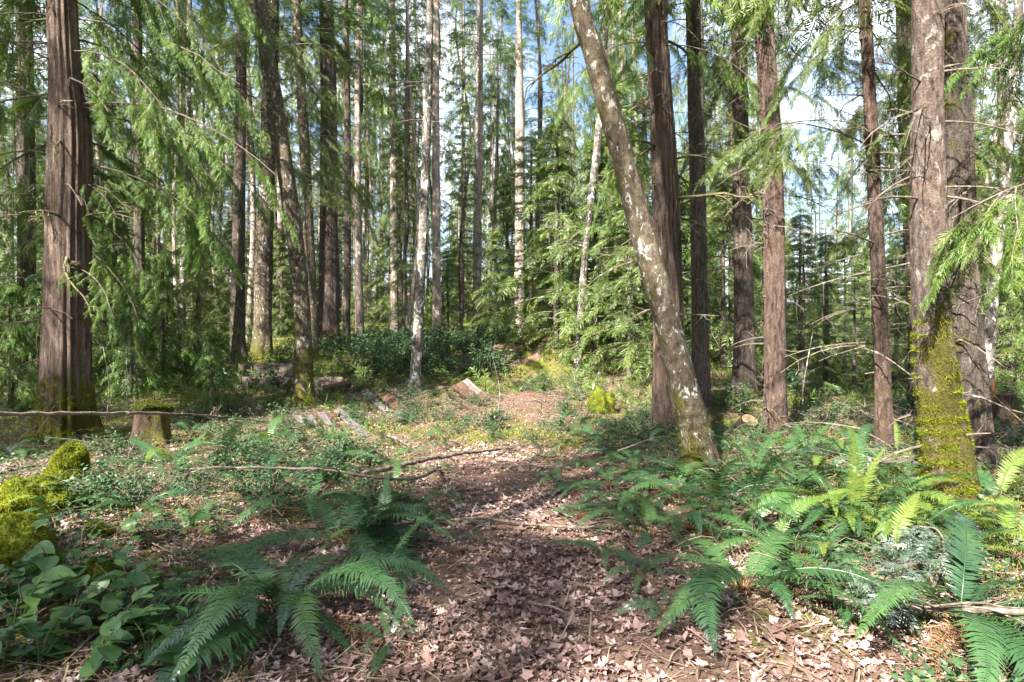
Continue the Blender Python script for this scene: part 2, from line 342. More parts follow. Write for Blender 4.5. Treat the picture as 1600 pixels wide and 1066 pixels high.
def foliate(mb, P, side_step, spray_len, temps, rg, start=0.2, hang=0.25, wood=1, leaf=0, wood_r=0.018, light=0.5):
    """clothe one branch polyline with sprays to both sides and draw its wood"""
    n = len(P); rad = np.linspace(wood_r, wood_r * 0.2, n); V, F = tube(P, rad, 3); mb.add(V, F, wood, 0.4)
    seg = np.linalg.norm(np.diff(P, axis=0), axis=1); L = seg.sum(); s = np.concatenate([[0], np.cumsum(seg)]) / L
    m_ = max(4, int(L * (1 - start) / side_step)); t = start + (1 - start) * (np.arange(m_) + rg.random(m_) * 0.7) / m_
    t = np.clip(np.repeat(t, 2), 0, 0.999); sd = np.tile([-1.0, 1.0], m_)
    pos = np.stack([np.interp(t, s, P[:, c]) for c in range(3)], -1)
    T = norm(np.gradient(P, axis=0)); T = norm(np.stack([np.interp(t, s, T[:, c]) for c in range(3)], -1))
    B = norm(np.cross(np.array([0, 0, 1.0]), T)); ang = rg.uniform(0.5, 1.15, len(t))[:, None]
    d = np.cos(ang) * T + np.sin(ang) * sd[:, None] * B; d[:, 2] -= hang * rg.uniform(0.4, 1.5, len(t))
    up = np.tile([0, 0, 1.0], (len(t), 1)) + rg.normal(0, 0.15, (len(t), 3))
    sc = spray_len * (0.55 + 0.6 * np.sin(np.clip((t - start) / (1 - start), 0, 1) * 2.6 + 0.35)) * rg.uniform(0.7, 1.25, len(t))
    place(mb, temps, pos, d, up, np.maximum(sc, 0.08), leaf, np.clip(light + rg.normal(0, 0.22, len(t)), 0, 1), rg)
    place(mb, temps, P[-1:], T[-1:], np.array([[0, 0, 1.0]]), np.array([spray_len * 0.8]), leaf, np.array([light]), rg, 0.2)

def rotz(P, a):
    c, s = math.cos(a), math.sin(a); Q = P.copy(); Q[:, 0] = c * P[:, 0] - s * P[:, 1]; Q[:, 1] = s * P[:, 0] + c * P[:, 1]; return Q

def conifer_crown(seed, Hc, maxR, style, step=0.42, per=4, dead=0, dead_to=0.0, lean_full=0.75):
    """living branches from z = 0 to Hc; dead bare limbs hang below the green part"""
    rg = np.random.default_rng(seed); mb = MB()
    temps, mat, hang, up, dr, sl = {'hemlock': (SPR_HEM, 'needles_hemlock', 0.30, 0.12, 0.42, 0.52), 'fir': (SPR_FIR, 'needles_fir', 0.10, 0.22, 0.34, 0.50), 'cedar': (SPR_CED, 'needles_cedar', 0.55, -0.02, 0.40, 0.55)}[style]
    z = 0.0
    while z < Hc - 0.25:
        f = z / Hc; L0 = maxR * min(1.0, (1 - f) / lean_full) ** 0.85
        if f < 0.18: L0 *= 0.75 + 0.25 * f / 0.18
        a0 = rg.random() * 6.28
        for q in range(per):
            if rg.random() < 0.13: continue
            L = max(0.25, L0 * rg.uniform(0.6, 1.15))
            P = branch_curve(L, up + 0.3 * f + rg.normal(0, 0.06), dr + rg.normal(0, 0.05), rg); P[:, 2] += z + rg.uniform(-0.15, 0.15)
            P = rotz(P, a0 + q * 6.283 / per + rg.normal(0, 0.25))
            foliate(mb, P, 0.20, sl * (0.55 + 0.45 * min(1, L / 1.5)), temps, rg, 0.22 if L > 1 else 0.1, hang, light=0.38 + 0.25 * rg.random())
        z += step * (1 - 0.35 * f) * rg.uniform(0.75, 1.25)
    V, F = tube([(0, 0, -0.3), (0, 0, Hc * 0.5), (0, 0, Hc)], [0.10, 0.05, 0.008], 5); mb.add(V, F, 1, 0.4)
    for q in range(dead):
        L = rg.uniform(0.5, 1.6); P = branch_curve(L, rg.uniform(-0.2, 0.2), rg.uniform(0, 0.4), rg, 5, 0.12); P[:, 2] += -dead_to * rg.random() ** 0.9; P = rotz(P, rg.random() * 6.28)
        V, F = tube(P, np.linspace(0.014, 0.004, 5), 3); mb.add(V, F, 1, 0.4)
        for e in range(rg.integers(2, 6)):
            i = rg.integers(1, 4); d = norm(rg.normal(0, 1, 3) + (P[i + 1] - P[i]) * 3) * rg.uniform(0.15, 0.5)
            V, F = tube([P[i], P[i] + d * 0.5 + rg.normal(0, 0.03, 3), P[i] + d], [0.006, 0.004, 0.002], 3); mb.add(V, F, 1, 0.4)
    return mb.mesh('crown_' + style, [mat, 'bark_twig'], False)

CROWN = {
    'hem_a': (conifer_crown(21, 14, 2.8, 'hemlock', 0.62, 3, 46, 9), 14), 'hem_b': (conifer_crown(22, 12, 2.4, 'hemlock', 0.58, 3, 40, 8), 12),
    'fir_a': (conifer_crown(23, 15, 2.6, 'fir', 0.62, 3, 52, 10), 15), 'fir_b': (conifer_crown(24, 11, 2.2, 'fir', 0.58, 3, 44, 8), 11),
    'ced_a': (conifer_crown(25, 13, 2.7, 'cedar', 0.60, 3, 36, 7), 13),
    'mid_hem': (conifer_crown(31, 10, 1.9, 'hemlock', 0.42, 3, 10, 2, 0.9), 10), 'mid_fir': (conifer_crown(32, 10.5, 1.7, 'fir', 0.42, 3, 10, 2, 0.9), 10.5),
    'young_hem': (conifer_crown(26, 5.5, 1.7, 'hemlock', 0.26, 4, 0, 0, 0.95), 5.5), 'young_fir': (conifer_crown(27, 6.0, 1.6, 'fir', 0.28, 4, 0, 0, 0.95), 6.0),
    'young_ced': (conifer_crown(28, 4.5, 1.4, 'cedar', 0.25, 4, 0, 0, 0.9), 4.5)}

def dead_branch_mesh(seed, L, twigs, mat='bark_twig', r=0.013):
    rg = np.random.default_rng(seed); mb = MB()
    P = branch_curve(L, rg.uniform(-0.05, 0.3), rg.uniform(0.1, 0.5), rg, 9, 0.14); V, F = tube(P, np.linspace(r, r * 0.25, 9), 5); mb.add(V, F, 0, 0.5)
    for e in range(twigs):
        i = rg.integers(2, 8); t = norm(P[i] - P[i - 1]); d = norm(rg.normal(0, 0.7, 3) + t * 1.2) * L * rg.uniform(0.12, 0.4) * (1 - i / 14)
        Q = np.array([P[i], P[i] + d * 0.5 + rg.normal(0, 0.02, 3), P[i] + d + rg.normal(0, 0.03, 3)])
        V, F = tube(Q, [r * 0.5, r * 0.3, r * 0.15], 4); mb.add(V, F, 0, 0.5)
        for g in range(2):
            d2 = norm(rg.normal(0, 0.7, 3) + norm(d)) * L * 0.1; V, F = tube([Q[1], Q[1] + d2 * 0.6, Q[1] + d2], [r * 0.25, r * 0.2, r * 0.1], 3); mb.add(V, F, 0, 0.5)
    return mb.mesh('dead_branch', [mat])
DEAD = [dead_branch_mesh(40 + k, 1.0, 7) for k in range(6)]
DEAD_MOSS = [dead_branch_mesh(50 + k, 1.0, 6, 'bark_mossy_twig', 0.02) for k in range(4)]

def trunk_mesh(name, path, rad, seg, rings, mat, seed, ridge=0.05, flare=0.0, moss=None, flutes=7, lump=0.05):
    """tapering, fluted trunk along PATH (first point on the ground)"""
    rg = np.random.default_rng(seed); P = spline(path, rings); s = np.concatenate([[0], np.cumsum(np.linalg.norm(np.diff(P, axis=0), axis=1))])
    r = np.interp(np.linspace(0, 1, rings), np.linspace(0, 1, len(rad)), rad)
    th = np.linspace(0, 2 * np.pi, seg, endpoint=False)[None, :]; z = s[:, None]
    mod = np.ones((rings, seg))
    for k in range(6):
        f = rg.integers(3 if flutes < 10 else 6, flutes * 2); mod += ridge * 0.5 * rg.uniform(0.4, 1) * np.sin(f * th + rg.random() * 6.28 + 0.9 * np.sin(z * rg.uniform(0.2, 0.9) + rg.random() * 6))
    mod += lump * (fbm(np.cos(th) * 1.7 + z * 1.1 + seed, np.sin(th) * 1.7 + seed * 3.3, 3) - 0.5) * 4
    fl = flare * np.exp(-z / 0.42)
    mod *= 1 + fl * (0.75 + 0.45 * np.sin(5 * th + seed) + 0.2 * np.sin(3 * th + 2 * seed))
    P[0, 2] -= 0.12
    V, F = tube(P, r, seg, mod); b = MB(); b.add(V, F, 0, 0.5)
    mo = np.zeros((rings, seg))
    if moss: mo += moss(th, z)
    return b.mesh(name, [mat], True, {'moss': mo.ravel()})

# ------------------------------------------------------------------ the trees one can tell apart
def m_base(h, amt=1.0): return lambda th, z: amt * np.exp(-(z / h) ** 2) + 0 * th
def m_side(a, amt, h=50): return lambda th, z: amt * (0.5 + 0.5 * np.cos(th - a)) * np.exp(-z / h)
NTREE = 0
def tree(name, label, base, pts, wid, H, bark, crown=None, cb=6.0, cs=1.0, dead=8, dz=(1.5, 6.0), dl=(0.5, 1.3), ridge=0.08, flare=0.45, moss=None,
         group=None, seg=28, cat='tree', mossy_dead=False, depth_lean=0.0, top_r=0.35, dead_dir=None):
    """base: photo pixel of the foot; pts: further points of the trunk up the picture; wid: trunk widths in photo pixels at those points"""
    global NTREE; NTREE += 1; rg = np.random.default_rng(100 + NTREE)
    b = gp(*base) if len(base) == 2 else ground_at(base[0], base[2]); d = b.y
    P = [Vector((0, 0, 0))]
    for k, q in enumerate(pts):
        w = at(q[0], q[1], d + depth_lean * (k + 1)); P.append(w - b)
    e = (P[-1] - P[-2]).normalized()
    e = (e + Vector((0, 0, 0.6))).normalized()
    while P[-1].z < H: P.append(P[-1] + e * max(2.0, (H - P[-1].z) / 2.0 + 0.01)); e = (e + Vector((0, 0, 0.5))).normalized()
    rad = [w / FPX * d / 2 for w in wid]; L = [0.0]
    for k in range(1, len(P)): L.append(L[-1] + (P[k] - P[k - 1]).length)
    rl = [np.interp(x, [L[k] for k in range(len(rad))] + [L[-1]], rad + [rad[-1] * top_r]) for x in np.linspace(0, L[-1], 24)]
    root = link(name, None, None, b); tag(root, label, cat, group)
    rings = int(min(170, max(50, L[-1] * (9 if d < 14 else 5))))
    link('trunk', trunk_mesh('trunk', [tuple(x) for x in P], rl, seg, rings, bark, NTREE * 7, ridge, flare, moss, 14 if bark == 'bark_cedar' else 7), root)
    Ps = spline([tuple(x) for x in P], 200); zs = Ps[:, 2]
    def on(z): i = int(np.argmin(abs(zs - z))); return Ps[i]
    if crown:
        me, hc = CROWN[crown]; c0 = on(cb); top = on(H); k = (H - cb) / hc
        c = link('crown', me, root, tuple(c0), (0, 0, rg.random() * 6.28), (cs, cs, k))
    for q in range(dead):
        z = rg.uniform(*dz); p = on(z); r = np.interp(z, np.linspace(0, H, 24), rl)
        a = rg.random() * 6.28 if dead_dir is None else rg.normal(dead_dir, 0.8)
        o = link('dead_branch', (DEAD_MOSS if mossy_dead else DEAD)[rg.integers(0, 4)], root, (p[0] + math.cos(a) * r * 0.7, p[1] + math.sin(a) * r * 0.7, z), (rg.normal(0, 0.3), rg.normal(0.1, 0.25), a), float(rg.uniform(*dl)))
    return root, on

T = {}
T['cedar_l'] = tree('cedar_tree', 'thick red-brown cedar with a flared mossy foot, its drooping green boughs hanging beside it', (108, 688), [(106, 640), (106, 400), (108, 200), (96, 0)], [70, 62, 58, 54, 38], 24, 'bark_cedar', 'ced_a', 8.0, 1.0, 22, (1.5, 6.5), (0.5, 1.3), 0.085, 0.46, lambda th, z: 0.95 * np.exp(-(z / 0.85) ** 2) + 0.35 * (0.5 + 0.5 * np.cos(th - 0.6)) * np.exp(-(z / 2.2) ** 2), seg=96, mossy_dead=True)
T['curved'] = tree('mossy_tree', 'curved leaning dark trunk with mossy foot, standing by the grey boards', (468, 636), [(474, 560), (468, 430), (448, 280), (430, 160), (408, 20)], [36, 26, 25, 25, 24, 22], 17, 'bark_alder', 'hem_b', 9, 0.8, 5, (2, 6), ridge=0.04, flare=0.5, moss=lambda th, z: 0.62 * np.exp(-(z / 1.6) ** 2) + 0.42 * (0.5 + 0.5 * np.sin(th)))
T['slim_l'] = tree('slender_tree', 'slender dark trunk rising just behind the curved leaning trunk', (489, 0, 19.0), [(484, 400), (474, 200), (463, 10)], [17, 16, 15, 13], 19, 'bark_alder', 'fir_b', 10, 0.9, 8, (2, 9), moss=m_side(1.0, 0.3))
tree('lichen_tree', 'lichen-spotted trunk standing behind the upper brown board', (410, 0, 19.5), [(412, 420), (418, 250), (424, 60)], [26, 25, 23, 20], 20, 'bark_alder', 'hem_a', 9.5, 0.9, 8, (2, 8), moss=m_base(0.8, 0.7))
T['fir_l'] = tree('fir_tree', 'straight dark conifer full of dead twigs, behind the curved leaning trunk', (513, 0, 20.5), [(514, 350), (514, 180), (510, 20)], [33, 27, 25, 21], 26, 'bark_fir', 'fir_a', 9.5, 1.0, 26, (2, 10), (0.7, 1.7), moss=m_base(0.9, 0.6))
tree('birch_tree', 'slim pale lichen-blotched trunk leaning slightly, at the foot of the shrubby slope', (648, 612), [(655, 480), (664, 300), (669, 140), (672, 10)], [17, 15, 14, 13, 11], 17, 'bark_birch', 'hem_b', 10, 0.7, 4, (3, 9), ridge=0.03, flare=0.2, moss=m_side(2.0, 0.25))
tree('fir_tree', 'reddish straight trunk on the slope, close behind the slim lichen-blotched trunk', (682, 0, 27.0), [(682, 350), (681, 200), (681, 30)], [14, 13, 12, 10], 26, 'bark_pale', 'hem_a', 12, 0.9, 16, (2, 12))
tree('fir_tree', 'straight grey trunk on the sunny mossy slope between birch and dark conifer', (617, 0, 28.0), [(616, 350), (614, 200), (612, 20)], [13, 12, 11, 9], 24, 'bark_pale', 'fir_a', 11, 0.9, 16, (2, 11))
tree('fir_tree', 'pale sunlit trunk rising above the shrubby slope behind the clearing', (745, 0, 30.0), [(746, 350), (748, 200), (750, 40)], [13, 12, 12, 9], 24, 'bark_pale', 'fir_b', 11, 1.0, 22, (2, 11))
tree('snag', 'bright bleached bare trunk standing behind the bank of the clearing', (812, 0, 27.0), [(812, 350), (812, 200), (811, 90)], [17, 15, 14, 11], 15, 'bark_pale', 'hem_b', 12, 0.55, 26, (3, 12.5), (0.6, 1.4), ridge=0.03)
tree('broken_tree', 'thin pale trunk leaning beside the young hemlocks behind the clearing', (902, 582), [(908, 480), (916, 380), (934, 220)], [11, 11, 11, 12], 11, 'bark_birch', 'hem_b', 8.5, 0.4, 4, (3, 7))
T['lean'] = tree('leaning_tree', 'strongly leaning trunk blotched with white lichen and moss among the ferns', (1100, 742), [(1078, 640), (1046, 520), (1008, 380), (966, 220), (930, 90), (898, -30)], [50, 42, 39, 37, 35, 33, 30], 12, 'bark_alder', 'hem_b', 9, 0.6, 3, (4, 6.5), (0.7, 1.4), 0.035, 0.25, lambda th, z: 0.30 + 0.25 * np.sin(th - 0.6) + 0.35 * np.exp(-(z / 0.5) ** 2), seg=40, mossy_dead=True)
T['cedar_c'] = tree('cedar_tree', 'tall fibrous cedar trunk with a pale sunlit foot, right behind the leaning trunk', (1046, 672), [(1044, 560), (1042, 400), (1038, 250), (1030, 100), (1024, 0)], [50, 44, 40, 37, 34, 32], 22, 'bark_cedar', 'ced_a', 7.4, 0.9, 14, (3, 7), (0.7, 1.7), 0.10, 0.22, seg=80, mossy_dead=True)
T['dark'] = tree('fir_tree', 'dark straight trunk between the pale-footed cedar and the reddish trunks', (1096, 641), [(1093, 450), (1088, 200), (1083, 0)], [27, 25, 24, 22], 20, 'bark_fir', 'hem_a', 7.6, 0.8, 12, (2, 7))
T['mid'] = tree('fir_tree', 'straight brown trunk rising behind the small tan sawn stump', (1162, 634), [(1162, 450), (1158, 250), (1154, 0)], [34, 29, 25, 22], 22, 'bark_fir', 'fir_a', 8.0, 0.6, 12, (2, 7.5), moss=m_base(0.7, 0.5))
T['red'] = tree('cedar_tree', 'reddish straight trunk with furrowed bark, standing right of the tan sawn stump', (1212, 682), [(1211, 520), (1208, 300), (1198, 100), (1192, 0)], [34, 31, 29, 27, 25], 20, 'bark_red', 'hem_a', 6.6, 0.6, 12, (2.5, 6.5), flare=0.2, moss=m_base(0.35, 0.6), seg=44)
T['slender'] = tree('fir_tree', 'slender reddish trunk standing alone against the bright sky gap', (1382, 712), [(1377, 540), (1366, 300), (1354, 60), (1350, 0)], [25, 22, 19, 17, 17], 14, 'bark_red', 'hem_b', 5.2, 0.7, 10, (2.0, 5.5), (0.5, 1.2), flare=0.2, moss=m_base(0.8, 0.35), seg=36)
T['half'] = tree('fir_tree', 'dark trunk half hidden behind the big trunk with the mossy foot', (1440, 0, 12.5), [(1430, 400), (1420, 200), (1414, 0)], [30, 27, 26, 24], 20, 'bark_fir', 'fir_a', 7, 0.8, 12, (2, 7))
T['moss_r'] = tree('mossy_tree', 'big sunlit brown trunk whose lower part is coated in yellow-green moss', (1487, 778), [(1474, 680), (1460, 560), (1451, 400), (1449, 200), (1450, 0)], [74, 62, 55, 48, 46, 43], 20, 'bark_big', 'hem_a', 6.4, 0.6, 8, (2.5, 5.5), (0.4, 1.0), 0.03, 0.12, lambda th, z: 0.92 * (1 - smooth(0.9, 2.1, z + 0.25 * np.sin(2 * th + 1) + 0.1 * np.sin(5 * th))) - 0.22 * (0.5 + 0.5 * np.sin(th * 2 + z * 2.5)), seg=64)
T['dark_r'] = tree('fir_tree', 'dark mossy trunk standing close behind the big trunk with the mossy foot', (1518, 731), [(1510, 560), (1499, 350), (1493, 150), (1486, 0)], [58, 47, 43, 40, 38], 21, 'bark_fir', 'fir_a', 7.0, 0.55, 8, (2, 6), seg=48, flare=0.3, moss=m_side(2.5, 0.5))
T['torn'] = tree('broken_tree', 'pale leaning trunk with a torn orange wound at its foot', (1538, 660), [(1542, 560), (1556, 400), (1578, 200)], [22, 20, 17, 14], 12, 'bark_birch', 'hem_b', 9, 0.6, 4, (2, 5))
tree('fir_tree', 'dark short-looking trunk among the brush left of the lichen-spotted trunk', (371, 0, 18.0), [(372, 440), (374, 300), (378, 60)], [24, 20, 18, 15], 18, 'bark_fir', 'hem_b', 8, 0.8, 16, (2, 9))
tree('birch_tree', 'thin whitish stem standing behind the mossy broken stump', (285, 0, 16.5), [(286, 440), (292, 250), (296, 40)], [10, 9, 9, 7], 14, 'bark_birch', 'hem_b', 9, 0.5, 8, (2, 7), flare=0.1, ridge=0.02)
tree('fir_tree', 'thin grey trunk in the shade just right of the thick red-brown cedar', (216, 0, 17.0), [(218, 400), (216, 220), (214, 10)], [15, 14, 14, 12], 18, 'bark_fir', 'hem_a', 7, 0.9, 16, (2, 8))
tree('fir_tree', 'dim trunk rising beyond the thick red-brown cedar on its shaded left side', (42, 0, 16.0), [(42, 400), (40, 200), (38, 0)], [26, 24, 22, 20], 20, 'bark_fir', 'fir_a', 6, 0.9, 18, (2, 8))
tree('fir_tree', 'dark trunk between the slender twin trunk and the straight twiggy conifer', (541, 0, 24.0), [(543, 350), (543, 200), (540, 20)], [11, 10, 10, 8], 22, 'bark_fir', 'fir_b', 11, 0.9, 18, (2, 11))

# big drooping boughs of the left cedar, and a bough of a cedar standing outside on the right
def bough_mesh(seed, L, up, droop, n_sub, temps, mat, sl, wood_r=0.02, wood='bark_twig', hang=0.5):
    rg = np.random.default_rng(seed); mb = MB(); P = branch_curve(L, up, droop, rg, 12, 0.05)
    V, F = tube(P, np.linspace(wood_r, wood_r * 0.3, 12), 6); mb.add(V, F, 1, 0.5)
    for q in range(n_sub):
        i = rg.integers(2, 12); t = norm(P[min(i, 11)] - P[i - 1]); sd = rg.choice([-1, 1]); bb = np.cross([0, 0, 1.0], t)
        d = norm(t * rg.uniform(0.5, 1.1) + bb * sd * rg.uniform(0.4, 1.0) + np.array([0, 0, -rg.uniform(0.1, 0.7)])); l_ = rg.uniform(0.5, 1.3) * (0.5 + 0.5 * L / 4)
        k = 6; tt = np.linspace(0, 1, k)[:, None]; Q = P[i - 1] + d * l_ * tt + np.array([0, 0, -0.45 * l_]) * tt ** 2 + rg.normal(0, 0.015, (k, 3)) * tt
        foliate(mb, Q, 0.075, sl, temps, rg, 0.10, hang, 1, 0, 0.006, 0.35 + 0.35 * rg.random())
    return mb.mesh('bough', [mat, wood], False)
BOUGH = [bough_mesh(70 + k, 3.8, 0.02, 0.46, 15, SPR_FINE, 'needles_cedar', 0.19) for k in range(4)]
rg = np.random.default_rng(9); root, on = T['cedar_l']
for q in range(40):
    if q < 28: z = 2.4 + 7.2 * (q + rg.random()) / 28; a = -0.35 + 1.75 * ((q * 0.618) % 1.0) + rg.normal(0, 0.06)
    else: z = rg.uniform(2.4, 9.0); a = rg.uniform(2.0, 3.6)
    p = on(z); link('bough', BOUGH[q % 4], root, tuple(p), (rg.normal(0, 0.25), rg.normal(0.03, 0.16), a), float(rg.uniform(0.6, 1.0)) * (0.45 if z < 4.0 else 1.0))
rg = np.random.default_rng(19); root, on = T['cedar_c']
for q in range(5):
    z = rg.uniform(5.2, 8.0); p = on(z); link('bough', BOUGH[q % 4], root, tuple(p), (0, 0.1, rg.uniform(0, 6.28)), float(rg.uniform(0.4, 0.8)))
BOUGH_H = [bough_mesh(90 + k, 2.3, 0.02, 0.30, 9, SPR_FINE, 'needles_hemlock', 0.20, 0.014, 'bark_twig', 0.3) for k in range(3)]
rg = np.random.default_rng(29)
for key, n_, z0, z1 in (('red', 8, 4.2, 8.0), ('slender', 14, 3.0, 7.5), ('mid', 8, 4.2, 9.5), ('dark', 7, 4.2, 9.5), ('moss_r', 5, 4.6, 7.0), ('dark_r', 6, 3.4, 7.0), ('half', 10, 3.0, 9.0), ('curved', 6, 4.5, 8.5), ('fir_l', 14, 4.5, 11.0), ('slim_l', 10, 4.0, 10.0)):
    root, on = T[key]
    for q in range(n_):
        z = rg.uniform(z0, z1); p = on(z); link('bough', BOUGH_H[q % 3], root, tuple(p), (rg.normal(0, 0.2), rg.normal(0.0, 0.15), rg.uniform(-0.6, 3.7)), float(rg.uniform(0.45, 0.9)))
rg = np.random.default_rng(37); root, on = T['torn']; m_ = MB()
for q in range(9):                                         # splintered wood of the wound
    p = on(rg.uniform(0.35, 0.75)); a = rg.uniform(3.6, 5.6); b0 = np.array([p[0] + 0.10 * math.cos(a), p[1] + 0.10 * math.sin(a), p[2] - 0.25]); V, F = tube([b0, b0 + [0.03 * math.cos(a), 0.03 * math.sin(a), 0.2], b0 + [0.05 * math.cos(a), 0.05 * math.sin(a), rg.uniform(0.4, 0.62)]], [0.03, 0.026, 0.003], 5); m_.add(V, F, 0, 0.5)
link('torn_wood', m_.mesh('torn_wood', ['torn_wood']), root)
BOUGH_R = [bough_mesh(80 + k, 1.6, 0.05, 0.28, 14, SPR_FINE, 'needles_cedar', 0.17, 0.012, hang=0.3) for k in range(2)]
cr = link('cedar_tree', None, None, ground_at(1790, 4.6)); tag(cr, 'young cedar reaching bright green boughs in front of the dark mossy trunk', 'tree')
link('trunk', trunk_mesh('trunk', [(0, 0, 0), (0.02, 0, 4), (0, 0.05, 9)], [0.12, 0.09, 0.03], 20, 40, 'bark_cedar', 5, 0.08, 0.4), cr)
for z, a, q, s in ((2.72, 3.05, 0, 0.95), (2.3, 2.75, 1, 0.62), (3.4, 0.3, 1, 0.8), (3.9, 1.0, 0, 0.9), (3.2, 0.5, 0, 1.0), (4.4, 1.7, 1, 0.9), (2.9, 5.4, 1, 0.9)):
    link('bough', BOUGH_R[q], cr, (0, 0, z), (0, 0, a), s)
link('crown', CROWN['young_ced'][0], cr, (0, 0, 4.6), (0, 0, 1.0), (0.7, 0.7, 1.0))

# ------------------------------------------------------------------ young conifers and the stand behind
def copy_tree(src, loc, rot, sc, label=None, group=None):
    r = src.copy(); COL.objects.link(r); r.location = loc; r.rotation_euler = (0, 0, rot); r.scale = (sc[0], sc[0], sc[1])
    if label: r['label'] = label
    if group: r['group'] = group
    for ch in PARTS[src.name]:
        c = ch.copy(); COL.objects.link(c); c.parent = r
    return r
PARTS = {}
def proto(name, trunk, crown, cz, label, group, cat='tree', zs=1.0):
    o = link(name, None); tag(o, label, cat, group); t = link('trunk', trunk, o); c = link('crown', crown, o, (0, 0, cz), None, (1.0, 1.0, zs)); PARTS[o.name] = [t, c]; return o
def stem_mesh(seed, H, r, mat):
    rg = np.random.default_rng(seed); pts = [(0, 0, -0.1)] + [(rg.normal(0, 0.012 * H), rg.normal(0, 0.012 * H), H * k / 4) for k in (1, 2, 3)] + [(0, 0, H)]
    return trunk_mesh('trunk', pts, [r, r * 0.85, r * 0.7, r * 0.5, r * 0.1], 12, 40, mat, seed, 0.05, 0.35)
G1 = 'tall conifers of the distant stand'
FAR = [proto('distant_conifer', stem_mesh(1, 25, 0.14, 'bark_pale'), CROWN['hem_a'][0], 8.0, 'tall conifer with drooping light green sprays in the distant stand', G1 + ', light green', zs=1.2),
       proto('distant_conifer', stem_mesh(2, 26, 0.155, 'bark_fir'), CROWN['fir_a'][0], 8.5, 'tall dark-barked conifer with blue-green crown in the distant stand', G1 + ', dark barked', zs=1.15),
       proto('distant_conifer', stem_mesh(3, 22, 0.11, 'bark_pale'), CROWN['fir_b'][0], 8.0, 'slim pale-barked conifer with a narrow crown in the distant stand', G1 + ', slim', zs=1.25),
       proto('distant_conifer', stem_mesh(4, 23, 0.12, 'bark_fir'), CROWN['hem_b'][0], 7.5, 'slim conifer with many dead lower limbs in the distant stand', G1 + ', twiggy', zs=1.3),
       proto('distant_conifer', stem_mesh(5, 24, 0.165, 'bark_pale'), CROWN['ced_a'][0], 9.0, 'broad cedar with hanging sprays in the distant stand', G1 + ', cedars', zs=1.15)]
G3 = 'half-grown conifers among the distant trunks'
MID = [proto('slender_hemlock', stem_mesh(11, 11, 0.07, 'bark_fir'), CROWN['mid_hem'][0], 1.6, 'half-grown hemlock with light drooping branches filling the gaps between distant trunks', G3 + ', hemlocks'),
       proto('slender_fir', stem_mesh(12, 11.5, 0.075, 'bark_fir'), CROWN['mid_fir'][0], 1.6, 'half-grown fir with level blue-green branches between distant trunks', G3 + ', firs')]
G2 = 'young conifers under the tall trees'
YNG = [proto('young_hemlock', stem_mesh(6, 5.2, 0.045, 'bark_fir'), CROWN['young_hem'][0], 0.35, 'young hemlock with soft drooping branches under the tall trees', G2 + ', hemlocks'),
       proto('young_fir', stem_mesh(7, 5.7, 0.05, 'bark_fir'), CROWN['young_fir'][0], 0.35, 'young fir with stiff level branches under the tall trees', G2 + ', firs'),
       proto('young_cedar', stem_mesh(8, 4.2, 0.04, 'bark_cedar'), CROWN['young_ced'][0], 0.30, 'young cedar with hanging fan sprays under the tall trees', G2 + ', cedars')]
used = {}
def put(src, loc, rot, sc, label=None, group=None):
    if src.name not in used:
        used[src.name] = 1; src.location = loc; src.rotation_euler = (0, 0, rot); src.scale = (sc[0], sc[0], sc[1])
        return src
    return copy_tree(src, loc, rot, sc, label, group)
rg = np.random.default_rng(77); spots = []
def free(x, y, dmin): return all((x - a) ** 2 + (y - b) ** 2 > dmin * dmin for a, b in spots)
tries = 0
while len(spots) < 235 and tries < 6000:
    tries += 1
    d = 23 + 75 * rg.random() ** 1.15; px = rg.uniform(-150, 1750)
    if 1225 < px < 1425 and (d < 45 or rg.random() < 0.55): continue
    if 700 < px < 860 and d < 30: continue
    x = (px - CX) / FPX * d
    if not free(x, d, 1.5 + d * 0.02): continue
    spots.append((x, d)); s = rg.uniform(0.85, 1.15); put(FAR[rg.integers(0, 5)], (x, d, gz(x, d)), rg.random() * 6.28, (s * rg.uniform(0.55, 0.95), s * rg.uniform(0.8, 1.1)))
n = 0
while n < 90:
    d = 22 + 44 * rg.random() ** 0.9; px = rg.uniform(-120, 1720)
    if (1215 < px < 1435 and (d < 36 or rg.random() < 0.5)) or (735 < px < 835 and d < 34): continue
    x = (px - CX) / FPX * d
    if not free(x, d, 1.3): continue
    spots.append((x, d)); s_ = rg.uniform(0.75, 1.25); put(MID[n % 2], (x, d, gz(x, d)), rg.random() * 6.28, (s_, s_)); n += 1
